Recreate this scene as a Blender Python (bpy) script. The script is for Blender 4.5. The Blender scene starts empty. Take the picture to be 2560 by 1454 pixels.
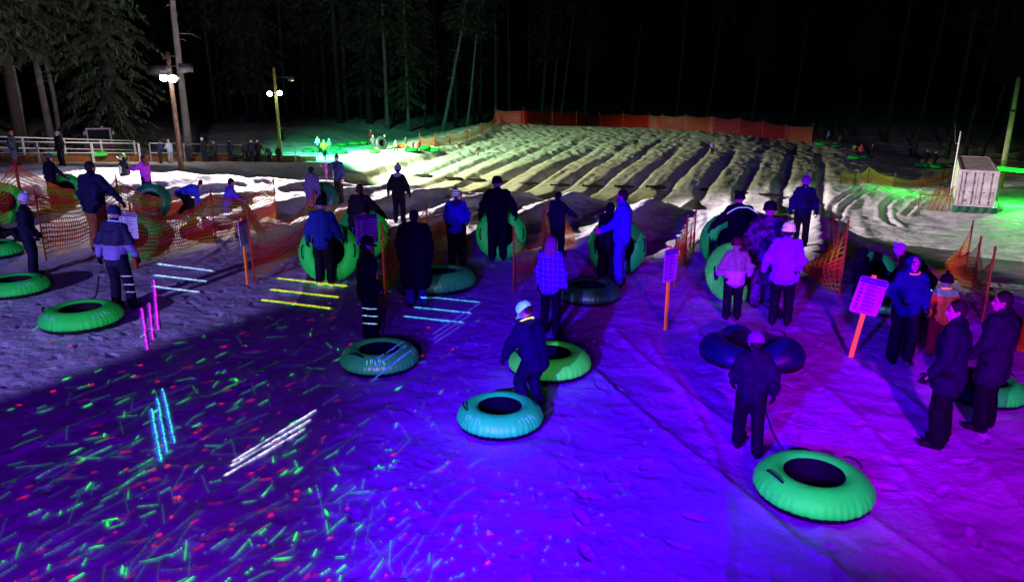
# Night snow-tubing hill: snow lanes lit by pole floodlights, coloured stage lights and lasers.
import bpy, bmesh, math, random
import numpy as np
from mathutils import Vector, Matrix, Quaternion, Euler

S = bpy.context.scene
COL = S.collection
R = math.radians
random.seed(7)
NR = np.random.RandomState(11)

# ------------------------------------------------------------------ camera
CAM_H = 4.3
F_PX, CX, CY, PITCH = 1850.0, 1280.0, 727.0, math.atan(517.0 / 1850.0)
cam = bpy.data.cameras.new("camera")
cam.sensor_width = 36.0
cam.lens = F_PX / 2560.0 * 36.0
cam.clip_start, cam.clip_end = 0.1, 1500.0
camo = bpy.data.objects.new("camera", cam)
COL.objects.link(camo)
camo.location = (0, 0, CAM_H)
camo.rotation_euler = (math.pi / 2 - PITCH, 0, 0)
S.camera = camo

# ------------------------------------------------------------------ world, exposure
W = bpy.data.worlds.new("World")
S.world = W
W.use_nodes = True
wn = W.node_tree
bg = wn.nodes["Background"]
sky = wn.nodes.new("ShaderNodeTexSky")
sky.sky_type = 'NISHITA'
sky.sun_disc = False
sky.sun_elevation = R(-8.0)
sky.sun_rotation = R(30)
wn.links.new(sky.outputs[0], bg.inputs[0])
bg.inputs[1].default_value = 0.02
S.view_settings.view_transform = 'Standard'
S.view_settings.look = 'None'
S.view_settings.exposure = 0.0
S.view_settings.gamma = 1.0
S.render.engine = 'CYCLES'
S.cycles.use_denoising = True
S.cycles.max_bounces = 5
S.cycles.diffuse_bounces = 2
S.cycles.glossy_bounces = 2
S.cycles.transparent_max_bounces = 16
S.cycles.sample_clamp_indirect = 4.0

# ------------------------------------------------------------------ lights
UVC = bpy.data.collections.new("fluorescent_things")   # cloth and plastic that glow under the black light


def spot(name, loc, target, power, color, angle, blend=0.3, size=0.1, uv=False):
    l = bpy.data.lights.new(name, 'SPOT')
    l.energy, l.color = power, color
    l.spot_size, l.spot_blend = R(angle), blend
    l.shadow_soft_size = size
    o = bpy.data.objects.new(name, l)
    COL.objects.link(o)
    o.location = loc
    d = Vector(target) - Vector(loc)
    o.rotation_euler = d.to_track_quat('-Z', 'Y').to_euler()
    if uv:
        o.light_linking.receiver_collection = UVC
    return o


def point(name, loc, power, color, size=0.15):
    l = bpy.data.lights.new(name, 'POINT')
    l.energy, l.color, l.shadow_soft_size = power, color, size
    o = bpy.data.objects.new(name, l)
    COL.objects.link(o)
    o.location = loc
    return o


POLE1 = (-19.95, 45.0)
POLE2 = (-21.6, 70.0)
# stage lights under the lodge eave, either side of the viewer
spot("stage_light_blue", (-3.2, -1.0, 3.9), (4.2, 15.4, 0), 19500, (0.055, 0.0, 1.0), 45, 1.0, 0.12)
spot("stage_light_magenta", (2.7, -1.0, 3.9), (7.2, 17.0, 0), 11500, (0.31, 0.0, 0.80), 43, 1.0, 0.15)
spot("stage_light_violet", (-1.2, -1.0, 3.9), (-3.0, 9.5, 0), 2500, (0.14, 0.0, 0.88), 112, 0.9, 0.3)
spot("lodge_flood_lavender", (-14.6, -5.0, 5.0), (-13.4, 25.0, 0), 17000, (0.31, 0.23, 1.0), 51, 0.16, 0.12)
spot("lodge_flood_pale", (6.0, -3.0, 6.0), (29, 47, -3.5), 27000, (1.0, 0.72, 0.85), 18, 0.6, 0.2)
# black lights: near-ultraviolet that only fluorescent dyes turn into visible light
spot("black_light", (-3.4, -1.0, 3.9), (0, 14, 0), 3600, (1, 1, 1), 130, 0.5, 0.12, uv=True)
spot("black_light", (2.9, -1.0, 3.9), (6, 14, 0), 1500, (1, 1, 1), 120, 0.5, 0.12, uv=True)
# pole floodlights and one added fill
L_WHITE = Vector((POLE1[0] + .9, POLE1[1] - .5, 5.0))
L_LANES = Vector((POLE1[0] - .1, POLE1[1] - 1.1, 4.9))
L_CREAM = Vector((POLE2[0] + 1.1, POLE2[1] + .1, 4.6))
spot("pole_flood_white", L_WHITE, (14, 33.1, -3), 150000, (1.0, 0.84, 0.92), 88, 0.25, 0.012)
spot("pole_flood_lanes", L_LANES, (-13, 27, 0), 19000, (1.0, 0.86, 0.95), 92, 0.5, 0.012)
spot("pole_flood_cream", L_CREAM, (24, 90, -9.0), 44000, (0.98, 0.97, 0.46), 96, 0.45, 0.012)
spot("pole_flood_green", (POLE2[0] + .6, POLE2[1] + .6, 3.8), (-13, 83, -10), 40000, (0.10, 1.0, 0.45), 112, 0.8, 0.2)
spot("fir_fill_light", (POLE1[0] - .8, POLE1[1] + 1.2, 4.9), (-34, 62, 6), 4200, (1.0, 0.88, 0.85), 116, 0.8, 0.2)  # added fill behind the first pole, brightens the left firs

# ------------------------------------------------------------------ helpers
def sstep(a, b, x):
    t = np.clip((np.asarray(x, float) - a) / (b - a), 0, 1)
    return t * t * (3 - 2 * t)


def _hash(ix, iy, seed):
    n = (ix.astype(np.int64) * 374761393 + iy.astype(np.int64) * 668265263 + seed * 1274126177) & 0xffffffff
    n = ((n ^ (n >> 13)) * 1274126177) & 0xffffffff
    n = n ^ (n >> 16)
    return (n & 0xffffff) / float(0xffffff)


def vnoise(x, y, seed=0):
    x = np.asarray(x, float); y = np.asarray(y, float)
    ix = np.floor(x); iy = np.floor(y)
    fx = x - ix; fy = y - iy
    fx = fx * fx * (3 - 2 * fx); fy = fy * fy * (3 - 2 * fy)
    a = _hash(ix, iy, seed); b = _hash(ix + 1, iy, seed)
    c = _hash(ix, iy + 1, seed); d = _hash(ix + 1, iy + 1, seed)
    return (a * (1 - fx) + b * fx) * (1 - fy) + (c * (1 - fx) + d * fx) * fy - 0.5


def fbm(x, y, seed=0, octv=3):
    t = 0; a = 1.0
    for k in range(octv):
        t = t + a * vnoise(x * 2 ** k + 13.7 * k, y * 2 ** k - 7.1 * k, seed + k)
        a *= 0.5
    return t


def tag(o, label=None, cat=None, group=None, kind=None):
    if label: o["label"] = label
    if cat: o["category"] = cat
    if group: o["group"] = group
    if kind: o["kind"] = kind
    return o


def empty(name, loc, rz=0.0, **kw):
    o = bpy.data.objects.new(name, None)
    COL.objects.link(o)
    o.empty_display_size = 0.2
    o.location = loc
    o.rotation_euler = (0, 0, rz)
    return tag(o, **kw)


def uvglow(o):
    UVC.objects.link(o)
    return o


class MB:
    """collects shapes for one mesh"""
    def __init__(self):
        self.v, self.f, self.m, self.uv = [], [], [], {}
        self.mi = 0

    def add(self, vs, fs):
        n = len(self.v)
        self.v += [tuple(p) for p in vs]
        for f in fs:
            self.f.append(tuple(n + i for i in f)); self.m.append(self.mi)
        return self

    def box(self, c, s, rot=None):
        M = rot.to_matrix() if rot is not None and hasattr(rot, 'to_matrix') else rot
        vs = []
        for dz in (-.5, .5):
            for dx, dy in ((-.5, -.5), (.5, -.5), (.5, .5), (-.5, .5)):
                p = Vector((dx * s[0], dy * s[1], dz * s[2]))
                if M is not None: p = M @ p
                vs.append(p + Vector(c))
        return self.add(vs, [(3, 2, 1, 0), (4, 5, 6, 7), (0, 1, 5, 4), (1, 2, 6, 5), (2, 3, 7, 6), (3, 0, 4, 7)])

    def tube(self, pts, r, n=8, cap=True, closed=False):
        pts = [Vector(p) for p in pts]
        k = len(pts)
        rs = r if isinstance(r, (list, tuple)) else [r] * k
        vs, fs = [], []
        ref = None
        for i, p in enumerate(pts):
            if closed: t = pts[(i + 1) % k] - pts[i - 1]
            else: t = pts[min(i + 1, k - 1)] - pts[max(i - 1, 0)]
            t = t.normalized() if t.length > 1e-9 else Vector((0, 0, 1))
            if ref is None:
                ref = Vector((1, 0, 0)) if abs(t.x) < .8 else Vector((0, 1, 0))
            u = (ref - t * ref.dot(t)).normalized()
            ref = u
            w = t.cross(u)
            for j in range(n):
                a = 2 * math.pi * j / n
                vs.append(p + (u * math.cos(a) + w * math.sin(a)) * rs[i])
        for i in range(k if closed else k - 1):
            for j in range(n):
                a, b = i * n + j, i * n + (j + 1) % n
                c, d = ((i + 1) % k) * n + (j + 1) % n, ((i + 1) % k) * n + j
                fs.append((a, b, c, d))
        if cap and not closed:
            fs.append(tuple(reversed(range(n))))
            fs.append(tuple((k - 1) * n + j for j in range(n)))
        return self.add(vs, fs)

    def bar(self, a, b, r, n=8):
        return self.tube([a, b], r, n)

    def lathe(self, prof, n=24, c=(0, 0, 0), fn=None):
        """prof: list of (r, z) bottom to top or along the surface; fn(angle, i, r, z) -> (r, z)"""
        vs, fs = [], []
        for i, (r, z) in enumerate(prof):
            for j in range(n):
                a = 2 * math.pi * j / n
                rr, zz = fn(a, i, r, z) if fn else (r, z)
                vs.append((c[0] + rr * math.cos(a), c[1] + rr * math.sin(a), c[2] + zz))
        for i in range(len(prof) - 1):
            for j in range(n):
                fs.append((i * n + j, i * n + (j + 1) % n, (i + 1) * n + (j + 1) % n, (i + 1) * n + j))
        return self.add(vs, fs)

    def disc(self, c, r, n=16, up=1):
        vs = [(c[0] + r * math.cos(2 * math.pi * j / n), c[1] + r * math.sin(2 * math.pi * j / n), c[2]) for j in range(n)]
        return self.add(vs, [tuple(range(n)) if up > 0 else tuple(reversed(range(n)))])

    def capsule(self, a, b, ra, rb, n=12, e=4):
        a, b = Vector(a), Vector(b)
        t = (b - a)
        L = t.length
        t = t.normalized() if L > 1e-9 else Vector((0, 0, 1))
        ref = Vector((1, 0, 0)) if abs(t.x) < .8 else Vector((0, 1, 0))
        u = (ref - t * ref.dot(t)).normalized(); w = t.cross(u)
        rings = []
        for i in range(e + 1):
            th = math.pi / 2 * i / e
            rings.append((a - t * ra * math.cos(th), max(ra * math.sin(th), ra * .02)))
        for i in range(e + 1):
            th = math.pi / 2 * i / e
            rings.append((b + t * rb * math.sin(th), max(rb * math.cos(th), rb * .02)))
        vs, fs = [], []
        for (p, r) in rings:
            for j in range(n):
                q = 2 * math.pi * j / n
                vs.append(p + (u * math.cos(q) + w * math.sin(q)) * r)
        k = len(rings)
        for i in range(k - 1):
            for j in range(n):
                fs.append((i * n + j, i * n + (j + 1) % n, (i + 1) * n + (j + 1) % n, (i + 1) * n + j))
        fs.append(tuple(reversed(range(n))))
        fs.append(tuple((k - 1) * n + j for j in range(n)))
        return self.add(vs, fs)

    def ellip(self, c, r, M=None, n=16, m=10):
        vs, fs = [], []
        for i in range(m + 1):
            th = math.pi * i / m
            for j in range(n):
                a = 2 * math.pi * j / n
                s = max(math.sin(th), .03)
                p = Vector((r[0] * s * math.cos(a), r[1] * s * math.sin(a), -r[2] * math.cos(th)))
                if M is not None: p = M @ p
                vs.append(p + Vector(c))
        for i in range(m):
            for j in range(n):
                fs.append((i * n + j, i * n + (j + 1) % n, (i + 1) * n + (j + 1) % n, (i + 1) * n + j))
        fs.append(tuple(reversed(range(n))))
        fs.append(tuple(m * n + j for j in range(n)))
        return self.add(vs, fs)

    def mesh(self, name, smooth=True):
        me = bpy.data.meshes.new(name)
        me.from_pydata(self.v, [], self.f)
        if any(self.m):
            me.polygons.foreach_set('material_index', self.m)
        if smooth:
            me.polygons.foreach_set('use_smooth', [True] * len(self.f))
        me.update()
        return me

    def build(self, name, mat, parent=None, smooth=True, loc=None):
        return link(name, self.mesh(name, smooth), mat, parent, loc)


def link(name, me, mat, parent=None, loc=None, own=False):
    """one mesh object; own=True keeps the material on the object so the mesh can be shared"""
    o = bpy.data.objects.new(name, me)
    COL.objects.link(o)
    mats = mat if isinstance(mat, (list, tuple)) else [mat]
    if own:
        if not me.materials:
            for m_ in mats: me.materials.append(m_)
        for i, m_ in enumerate(mats):
            o.material_slots[i].link = 'OBJECT'
            o.material_slots[i].material = m_
    else:
        for m_ in mats: me.materials.append(m_)
    if parent is not None: o.parent = parent
    if loc is not None: o.location = loc
    return o


def fuse(mb, voxel, smooth=3):
    """closed overlapping shapes -> one continuous surface"""
    o = bpy.data.objects.new("tmp", mb.mesh("tmp"))
    COL.objects.link(o)
    r = o.modifiers.new("r", 'REMESH'); r.mode = 'VOXEL'; r.voxel_size = voxel
    if smooth:
        q = o.modifiers.new("s", 'SMOOTH'); q.iterations = smooth; q.factor = .5
    dg = bpy.context.evaluated_depsgraph_get()
    me = bpy.data.meshes.new_from_object(o.evaluated_get(dg))
    old = o.data
    bpy.data.objects.remove(o)
    bpy.data.meshes.remove(old)
    me.polygons.foreach_set('use_smooth', [True] * len(me.polygons))
    return me


def copy_tree(o, parent=None):
    c = o.copy(); COL.objects.link(c)
    if parent is not None: c.parent = parent
    for ch in o.children: 
        d = copy_tree(ch, c)
    if o.name in UVC.objects: UVC.objects.link(c)
    return c


# ------------------------------------------------------------------ materials
def nodes(m):
    return m.node_tree.nodes, m.node_tree.links


def mat(name, color, rough=.6, var=.12, vscale=6.0, bump=.25, bscale=14.0, spec=.3, metal=0.0, emit=None, estr=0.0):
    m = bpy.data.materials.new(name)
    m.use_nodes = True
    N, L = nodes(m)
    b = N["Principled BSDF"]
    b.inputs["Roughness"].default_value = rough
    b.inputs["Metallic"].default_value = metal
    b.inputs["Specular IOR Level"].default_value = spec
    tc = N.new("ShaderNodeTexCoord")
    nz = N.new("ShaderNodeTexNoise"); nz.inputs["Scale"].default_value = vscale; nz.inputs["Detail"].default_value = 4
    L.new(tc.outputs["Object"], nz.inputs["Vector"])
    mx = N.new("ShaderNodeMix"); mx.data_type = 'RGBA'; mx.blend_type = 'MULTIPLY'
    mx.inputs[0].default_value = 1.0
    rp = N.new("ShaderNodeMapRange")
    rp.inputs[1].default_value = .3; rp.inputs[2].default_value = .7
    rp.inputs[3].default_value = 1 - var; rp.inputs[4].default_value = 1 + var
    L.new(nz.outputs["Fac"], rp.inputs[0])
    mx.inputs[6].default_value = (*color, 1)
    L.new(rp.outputs[0], mx.inputs[7])
    L.new(mx.outputs[2], b.inputs["Base Color"])
    if bump:
        n2 = N.new("ShaderNodeTexNoise"); n2.inputs["Scale"].default_value = bscale; n2.inputs["Detail"].default_value = 5
        L.new(tc.outputs["Object"], n2.inputs["Vector"])
        bp = N.new("ShaderNodeBump"); bp.inputs["Strength"].default_value = bump; bp.inputs["Distance"].default_value = .04
        L.new(n2.outputs["Fac"], bp.inputs["Height"])
        L.new(bp.outputs[0], b.inputs["Normal"])
    if emit:
        b.inputs["Emission Color"].default_value = (*emit, 1)
        b.inputs["Emission Strength"].default_value = estr
    return m


def glow(name, color, strength):
    m = bpy.data.materials.new(name)
    m.use_nodes = True
    N, L = nodes(m)
    b = N["Principled BSDF"]
    b.inputs["Base Color"].default_value = (*[min(1, c * .6) for c in color], 1)
    b.inputs["Emission Color"].default_value = (*color, 1)
    b.inputs["Emission Strength"].default_value = strength
    return m


_cloth = {}


def cloth(color, rough=.75, var=.2):
    key = (tuple(round(c, 3) for c in color), rough)
    if key not in _cloth:
        _cloth[key] = mat("cloth", color, rough, var, 5.0, .55, 11.0, .2)
    return _cloth[key]


def zbands(name, stops, axis=2, scale=1.0, rough=.75, repeat=None):
    """bands of colour along one object axis: stops = [(pos, color), ...] (constant)"""
    m = bpy.data.materials.new(name); m.use_nodes = True
    N, L = nodes(m)
    b = N["Principled BSDF"]; b.inputs["Roughness"].default_value = rough
    tc = N.new("ShaderNodeTexCoord"); sp = N.new("ShaderNodeSeparateXYZ")
    L.new(tc.outputs["Object"], sp.inputs[0])
    src = sp.outputs[axis]
    mm = N.new("ShaderNodeMath"); mm.operation = 'MULTIPLY'; mm.inputs[1].default_value = scale
    L.new(src, mm.inputs[0]); src = mm.outputs[0]
    if repeat:
        fr = N.new("ShaderNodeMath"); fr.operation = 'FRACT'
        L.new(src, fr.inputs[0]); src = fr.outputs[0]
    cr = N.new("ShaderNodeValToRGB"); cr.color_ramp.interpolation = 'CONSTANT'
    el = cr.color_ramp.elements
    while len(el) < len(stops): el.new(1.0)
    for e, (p, c) in zip(el, stops):
        e.position = p; e.color = (*c, 1)
    L.new(src, cr.inputs[0]); L.new(cr.outputs[0], b.inputs["Base Color"])
    n2 = N.new("ShaderNodeTexNoise"); n2.inputs["Scale"].default_value = 12
    L.new(tc.outputs["Object"], n2.inputs["Vector"])
    bp = N.new("ShaderNodeBump"); bp.inputs["Strength"].default_value = .5; bp.inputs["Distance"].default_value = .04
    L.new(n2.outputs["Fac"], bp.inputs["Height"]); L.new(bp.outputs[0], b.inputs["Normal"])
    return m

# ------------------------------------------------------------------ terrain
# s runs down the tubing lanes (away from the viewer, slightly right), v runs across them
US = (0.375, 0.927)
_ts = np.arange(-60, 420, .25)


def _table(xs, zs, sig):
    z = np.interp(_ts, xs, zs)
    p = int(4 * sig / .25)
    k = np.exp(-.5 * (np.arange(-p, p + 1) * .25 / sig) ** 2); k /= k.sum()
    return np.convolve(np.pad(z, p, mode='edge'), k, mode='valid')


T_C = _table([-50, 25.5, 28, 31, 48, 54, 400], [0, 0, -.12, -.8, -4.4, -4.7, -4.7], .8)
T_L = _table([-50, 27, 55, 75, 90, 400], [0, 0, -2.5, -3.9, -4.3, -4.3], 2.0)
T_R = _table([-50, 17, 20, 46, 54, 400], [0, 0, -.3, -4.35, -4.75, -4.75], 1.2)
T_H = _table([-50, 58, 62, 70, 97, 103, 125, 400], [0, 0, .35, 1.1, 2.95, 3.1, 2.0, 0], 1.0)
T_A = _table([-50, 16.5, 20, 40, 62, 72, 86, 97], [0, 0, .27, .32, .44, .34, .13, 0], 1.0)
PITCH_V, V0 = 3.0, 0.4
TRACKS = []        # snow-groomer tracks: arrays of points


def gz(x, y, fine=False):
    x = np.asarray(x, float); y = np.asarray(y, float)
    s = US[0] * x + US[1] * y
    v = US[1] * x - US[0] * y
    r = np.hypot(x, y)
    zc = np.interp(s, _ts, T_C); zl = np.interp(s, _ts, T_L); zr = np.interp(s, _ts, T_R)
    wl = 1 - sstep(-41, -36.5, v); wr = sstep(-.5, 4.5, v)
    z = zc * (1 - wl) * (1 - wr) + zl * wl + zr * wr
    hf = sstep(-62, -43, v) * (1 - .37 * sstep(-14, 1, v)) * (1 - sstep(1, 12, v))
    z = z + hf * np.interp(s, _ts, T_H)
    # bank under the forest on the left and beyond the lower field
    z = z + sstep(66, 112, r) * 3.2 * (1 - sstep(-66, -50, v)) + sstep(104, 150, r) * 1.5 * sstep(2, 14, v)
    z = z + .5 * fbm(x / 9.0, y / 9.0, 3, 2) * sstep(40, 70, r) * (1 - .6 * hf)
    # ridges between the lanes
    wob = .25 * fbm(s / 6.0, v / 4.0, 5, 2)
    k = np.clip(np.round((v + wob - V0) / PITCH_V), -13, 1)
    dv = v + wob - (V0 + PITCH_V * k)
    inl = sstep(-40.5, -39, v) * (1 - sstep(4.0, 5.0, v))
    amp = np.interp(s, _ts, T_A) * (1 + .7 * fbm(s / 3.0, k * 7.3, 9, 2)) * (1 - .75 * sstep(.5, 3, v))
    up = 1 - sstep(56, 64, s)
    z = z + inl * amp * (up * (np.exp(-(dv / .42) ** 2) - .30 * np.exp(-((np.abs(dv) - 1.5) / .6) ** 2)) - (1 - up) * (1.35 * np.exp(-((dv - .3) / .45) ** 2) - .25))
    # broken snow along the lane fronts
    front = np.exp(-((s - 19) / 2.0) ** 2) * inl
    z = z + front * .16 * (fbm(x / 1.1, y / 1.1, 21, 3))
    if fine:
        hill = sstep(60, 66, s) * sstep(-60, -46, v) * (1 - sstep(4, 12, v))
        lump = fbm(x / .5, y / .5, 31, 3)
        lump2 = fbm(s / 6.0, (v + wob) / .42, 41, 2)
        gro = .5 + .5 * np.cos((dv / PITCH_V) * 2 * math.pi)
        z = z + hill * ((.10 + .11 * sstep(68, 80, s)) * lump + .10 * lump2 * (1 - .6 * sstep(76, 92, s)))
        right = wr * sstep(18, 24, s) * (1 - hill)
        z = z + right * (.13 * fbm(x / 1.3, y / .8, 51, 3))
        z = z + inl * np.interp(s, [16, 20, 60], [0, 1, 1]) * (1 - hill) * .06 * fbm(x / .45, y / .45, 61, 2)
        near = 1 - sstep(22, 30, s)
        z = z + near * (.025 * fbm(x / .32, y / .32, 71, 2) + .03 * fbm(x / 2.2, y / 2.2, 81, 2))
        # boot prints and tube drag marks in the trodden snow
        for sd_, cs, dep in ((101, .58, .019), (131, .74, .023), (151, .43, .012)):
            gx, gy = x / cs + .37 * sd_, y / cs
            ix, iy = np.floor(gx), np.floor(gy)
            h1, h2, h3 = _hash(ix, iy, sd_), _hash(ix, iy, sd_ + 1), _hash(ix, iy, sd_ + 2)
            ox, oy = (gx - ix - .38 - .24 * h1) * cs, (gy - iy - .38 - .24 * h2) * cs
            ca, sa = np.cos(h3 * 6.28), np.sin(h3 * 6.28)
            a_, b_ = (ox * ca + oy * sa) / .135, (-ox * sa + oy * ca) / .052
            q_ = a_ * a_ + b_ * b_
            z = z + (1 - sstep(30, 40, s)) * (h2 > .5) * (.4 + h1) * dep * (-np.exp(-q_ ** 2) + .45 * np.exp(-((np.sqrt(q_) - 1.35) / .3) ** 2))
        for (x0, y0, dx_, dy_, wv, hw_) in ((-6, 8, .22, 1, 1.2, .42), (-2, 6, .10, 1, .8, .45), (1.5, 6, .30, 1, 1.0, .42), (4, 6, .12, 1, -.8, .45), (6.0, 6, .36, 1, .7, .42), (-9, 6, .05, 1, .9, .40), (3, 7, -.2, 1, .5, .44)):
            u_ = (y - y0)
            off = x - x0 - dx_ * u_ - wv * np.sin(u_ * .35 + x0)
            m_ = near * sstep(4, 6, y)
            z = z + m_ * (-.022 * np.exp(-(off / hw_) ** 4) + .030 * np.exp(-((np.abs(off) - hw_ * 1.12) / .07) ** 2))
        z = z + wl * .10 * fbm(x / .8, y / .8, 91, 2) + (1 - wl) * (1 - wr) * (1 - inl) * .08 * fbm(x, y, 95, 2)
        for (pts, hw) in TRACKS:
            dmin = np.full(x.shape, 99.0)
            sel = (x > pts[:, 0].min() - 3) & (x < pts[:, 0].max() + 3) & (y > pts[:, 1].min() - 3) & (y < pts[:, 1].max() + 3)
            xs, ys = x[sel], y[sel]
            dd = np.full(xs.shape, 99.0)
            for p, q in zip(pts[:-1], pts[1:]):
                e = q - p; l2 = (e ** 2).sum() + 1e-9
                t = np.clip(((xs - p[0]) * e[0] + (ys - p[1]) * e[1]) / l2, 0, 1)
                dd = np.minimum(dd, np.hypot(xs - p[0] - t * e[0], ys - p[1] - t * e[1]))
            z[sel] += .12 * np.exp(-((dd - hw) / .22) ** 2) - .11 * np.exp(-(dd / hw) ** 4)
    return z


def gz1(x, y):
    return float(gz(np.array([x]), np.array([y]))[0])


_cp, _sp = math.cos(PITCH), math.sin(PITCH)


def ray(px, py):
    a = (px - CX) / F_PX; b = -(py - CY) / F_PX
    d = Vector((a, _cp + b * _sp, -_sp + b * _cp))
    return d.normalized()


def on_ground(px, py, rmax=400):
    """where the sight line through a photo point meets the snow"""
    d = ray(px, py)
    t = np.geomspace(3, rmax, 6000)
    h = CAM_H + d.z * t - gz(d.x * t, d.y * t)
    i = np.argmax(h < 0)
    if h[i] >= 0: i = len(t) - 1
    x, y = d.x * t[i], d.y * t[i]
    return Vector((x, y, gz1(x, y)))


def at_depth(px, py, Y):
    d = ray(px, py)
    t = Y / d.y
    return Vector((d.x * t, Y, CAM_H + d.z * t))


def top_height(P, py):
    """height above P of the photo row py on the vertical line through P"""
    for it in range(1):
        b = -(py - CY) / F_PX
        # point (P.x, P.y, z): row = CY - F*up/fwd
        # up = (z-H)*cos + y*sin ; fwd = y*cos - (z-H)*sin
        y = P.y
        dz = (b * y * _cp - y * _sp) / (_cp + b * _sp)
    return CAM_H + dz - P.z


for px_list, hw in (([(2170, 462), (2118, 486), (2082, 512), (2060, 545)], .35),
                    ([(2195, 468), (2140, 492), (2106, 520), (2092, 552)], .35),
                    ([(2290, 476), (2240, 492), (2212, 515), (2214, 548), (2240, 566)], .4),
                    ([(2350, 482), (2292, 508), (2262, 540)], .3)):
    TRACKS.append((np.array([[*on_ground(a, b).xy] for a, b in px_list]), hw))


def build_ground():
    rows = 1050
    rr = np.concatenate([np.geomspace(1.2, 130, rows - 14), np.geomspace(136, 700, 14)])
    th = np.concatenate([np.linspace(-170, -41, 40), np.linspace(-40.6, 40.6, 660), np.linspace(41, 170, 40)])
    th = np.radians(th)
    A, B = np.meshgrid(rr, th, indexing='ij')
    X = A * np.sin(B); Y = A * np.cos(B)
    Z = gz(X.ravel(), Y.ravel(), fine=True).reshape(X.shape)
    n, k = X.shape
    co = np.stack([X, Y, Z], -1).reshape(-1, 3).astype(np.float32)
    idx = np.arange(n * k).reshape(n, k)
    q = np.stack([idx[:-1, :-1], idx[:-1, 1:], idx[1:, 1:], idx[1:, :-1]], -1).reshape(-1, 4)[:, ::-1]
    me = bpy.data.meshes.new("snow_ground")
    me.vertices.add(len(co)); me.vertices.foreach_set('co', co.ravel())
    me.loops.add(q.size); me.loops.foreach_set('vertex_index', q.ravel().astype(np.int32))
    me.polygons.add(len(q))
    me.polygons.foreach_set('loop_start', np.arange(0, q.size, 4, dtype=np.int32))
    me.polygons.foreach_set('use_smooth', np.ones(len(q), dtype=bool))
    me.update(calc_edges=True)
    m = bpy.data.materials.new("trampled_snow"); m.use_nodes = True
    N, L = nodes(m)
    b = N["Principled BSDF"]
    b.inputs["Roughness"].default_value = .65
    b.inputs["Specular IOR Level"].default_value = .35
    tc = N.new("ShaderNodeTexCoord")
    n1 = N.new("ShaderNodeTexNoise"); n1.inputs["Scale"].default_value = .9; n1.inputs["Detail"].default_value = 5
    n2 = N.new("ShaderNodeTexNoise"); n2.inputs["Scale"].default_value = 5.0; n2.inputs["Detail"].default_value = 6; n2.inputs["Roughness"].default_value = .62
    n3 = N.new("ShaderNodeTexNoise"); n3.inputs["Scale"].default_value = 16; n3.inputs["Detail"].default_value = 4
    n4 = N.new("ShaderNodeTexVoronoi"); n4.inputs["Scale"].default_value = 2.6
    mp = N.new("ShaderNodeMapping"); mp.inputs["Scale"].default_value = (1, 1.15, 1); mp.inputs["Rotation"].default_value = (0, 0, .35)
    L.new(tc.outputs["Object"], mp.inputs[0])
    for nn in (n1, n2, n3, n4): L.new(mp.outputs[0], nn.inputs["Vector"])
    cr = N.new("ShaderNodeValToRGB")
    cr.color_ramp.elements[0].position = .3; cr.color_ramp.elements[0].color = (.56, .56, .57, 1)
    cr.color_ramp.elements[1].position = .65; cr.color_ramp.elements[1].color = (.84, .84, .84, 1)
    L.new(n1.outputs["Fac"], cr.inputs[0]); L.new(cr.outputs[0], b.inputs["Base Color"])
    b1 = N.new("ShaderNodeBump"); b1.inputs["Strength"].default_value = .42; b1.inputs["Distance"].default_value = .10
    b2 = N.new("ShaderNodeBump"); b2.inputs["Strength"].default_value = .3; b2.inputs["Distance"].default_value = .03
    b3 = N.new("ShaderNodeBump"); b3.inputs["Strength"].default_value = .32; b3.inputs["Distance"].default_value = .08
    L.new(n2.outputs["Fac"], b1.inputs["Height"])
    L.new(n3.outputs["Fac"], b2.inputs["Height"]); L.new(n4.outputs["Distance"], b3.inputs["Height"])
    L.new(b1.outputs[0], b2.inputs["Normal"]); L.new(b2.outputs[0], b3.inputs["Normal"]); L.new(b3.outputs[0], b.inputs["Normal"])
    o = link("snow_ground", me, m)
    return tag(o, kind="structure")


build_ground()

# ------------------------------------------------------------------ snow tubes
M_GREEN = mat("green_tube_cover", (.012, .55, .07), .55, .10, 3.0, .12, 5.0, .15)
M_LIME = mat("lime_tube_cover", (.06, .80, .07), .55, .10, 3.0, .12, 5.0, .15)
M_TEAL = mat("teal_tube_cover", (.006, .48, .17), .5, .10, 3.0, .12, 5.0, .45)
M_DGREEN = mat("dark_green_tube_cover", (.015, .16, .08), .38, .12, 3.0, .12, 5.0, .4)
M_PRINT = mat("pale_print", (.12, .58, .42), .5, .3, 9.0)
M_GREY = mat("grey_tube_cover", (.03, .05, .06), .4, .12, 3.0, .12, 5.0, .4)
M_NAVY = mat("navy_tube_cover", (.008, .012, .085), .4, .15, 3.0, .2, 4.0, .4)
M_RUBBER = mat("black_tube_base", (.008, .008, .010), .55, .2, 4.0, .2, 9.0, .4)
M_SEAT = mat("black_seat_fabric", (.006, .006, .010), .8, .2, 4.0, .3, 12.0, .2)
M_ROPE = mat("dark_rope", (.02, .02, .03), .8, .2, 20.0, .3, 40.0, .2)


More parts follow.
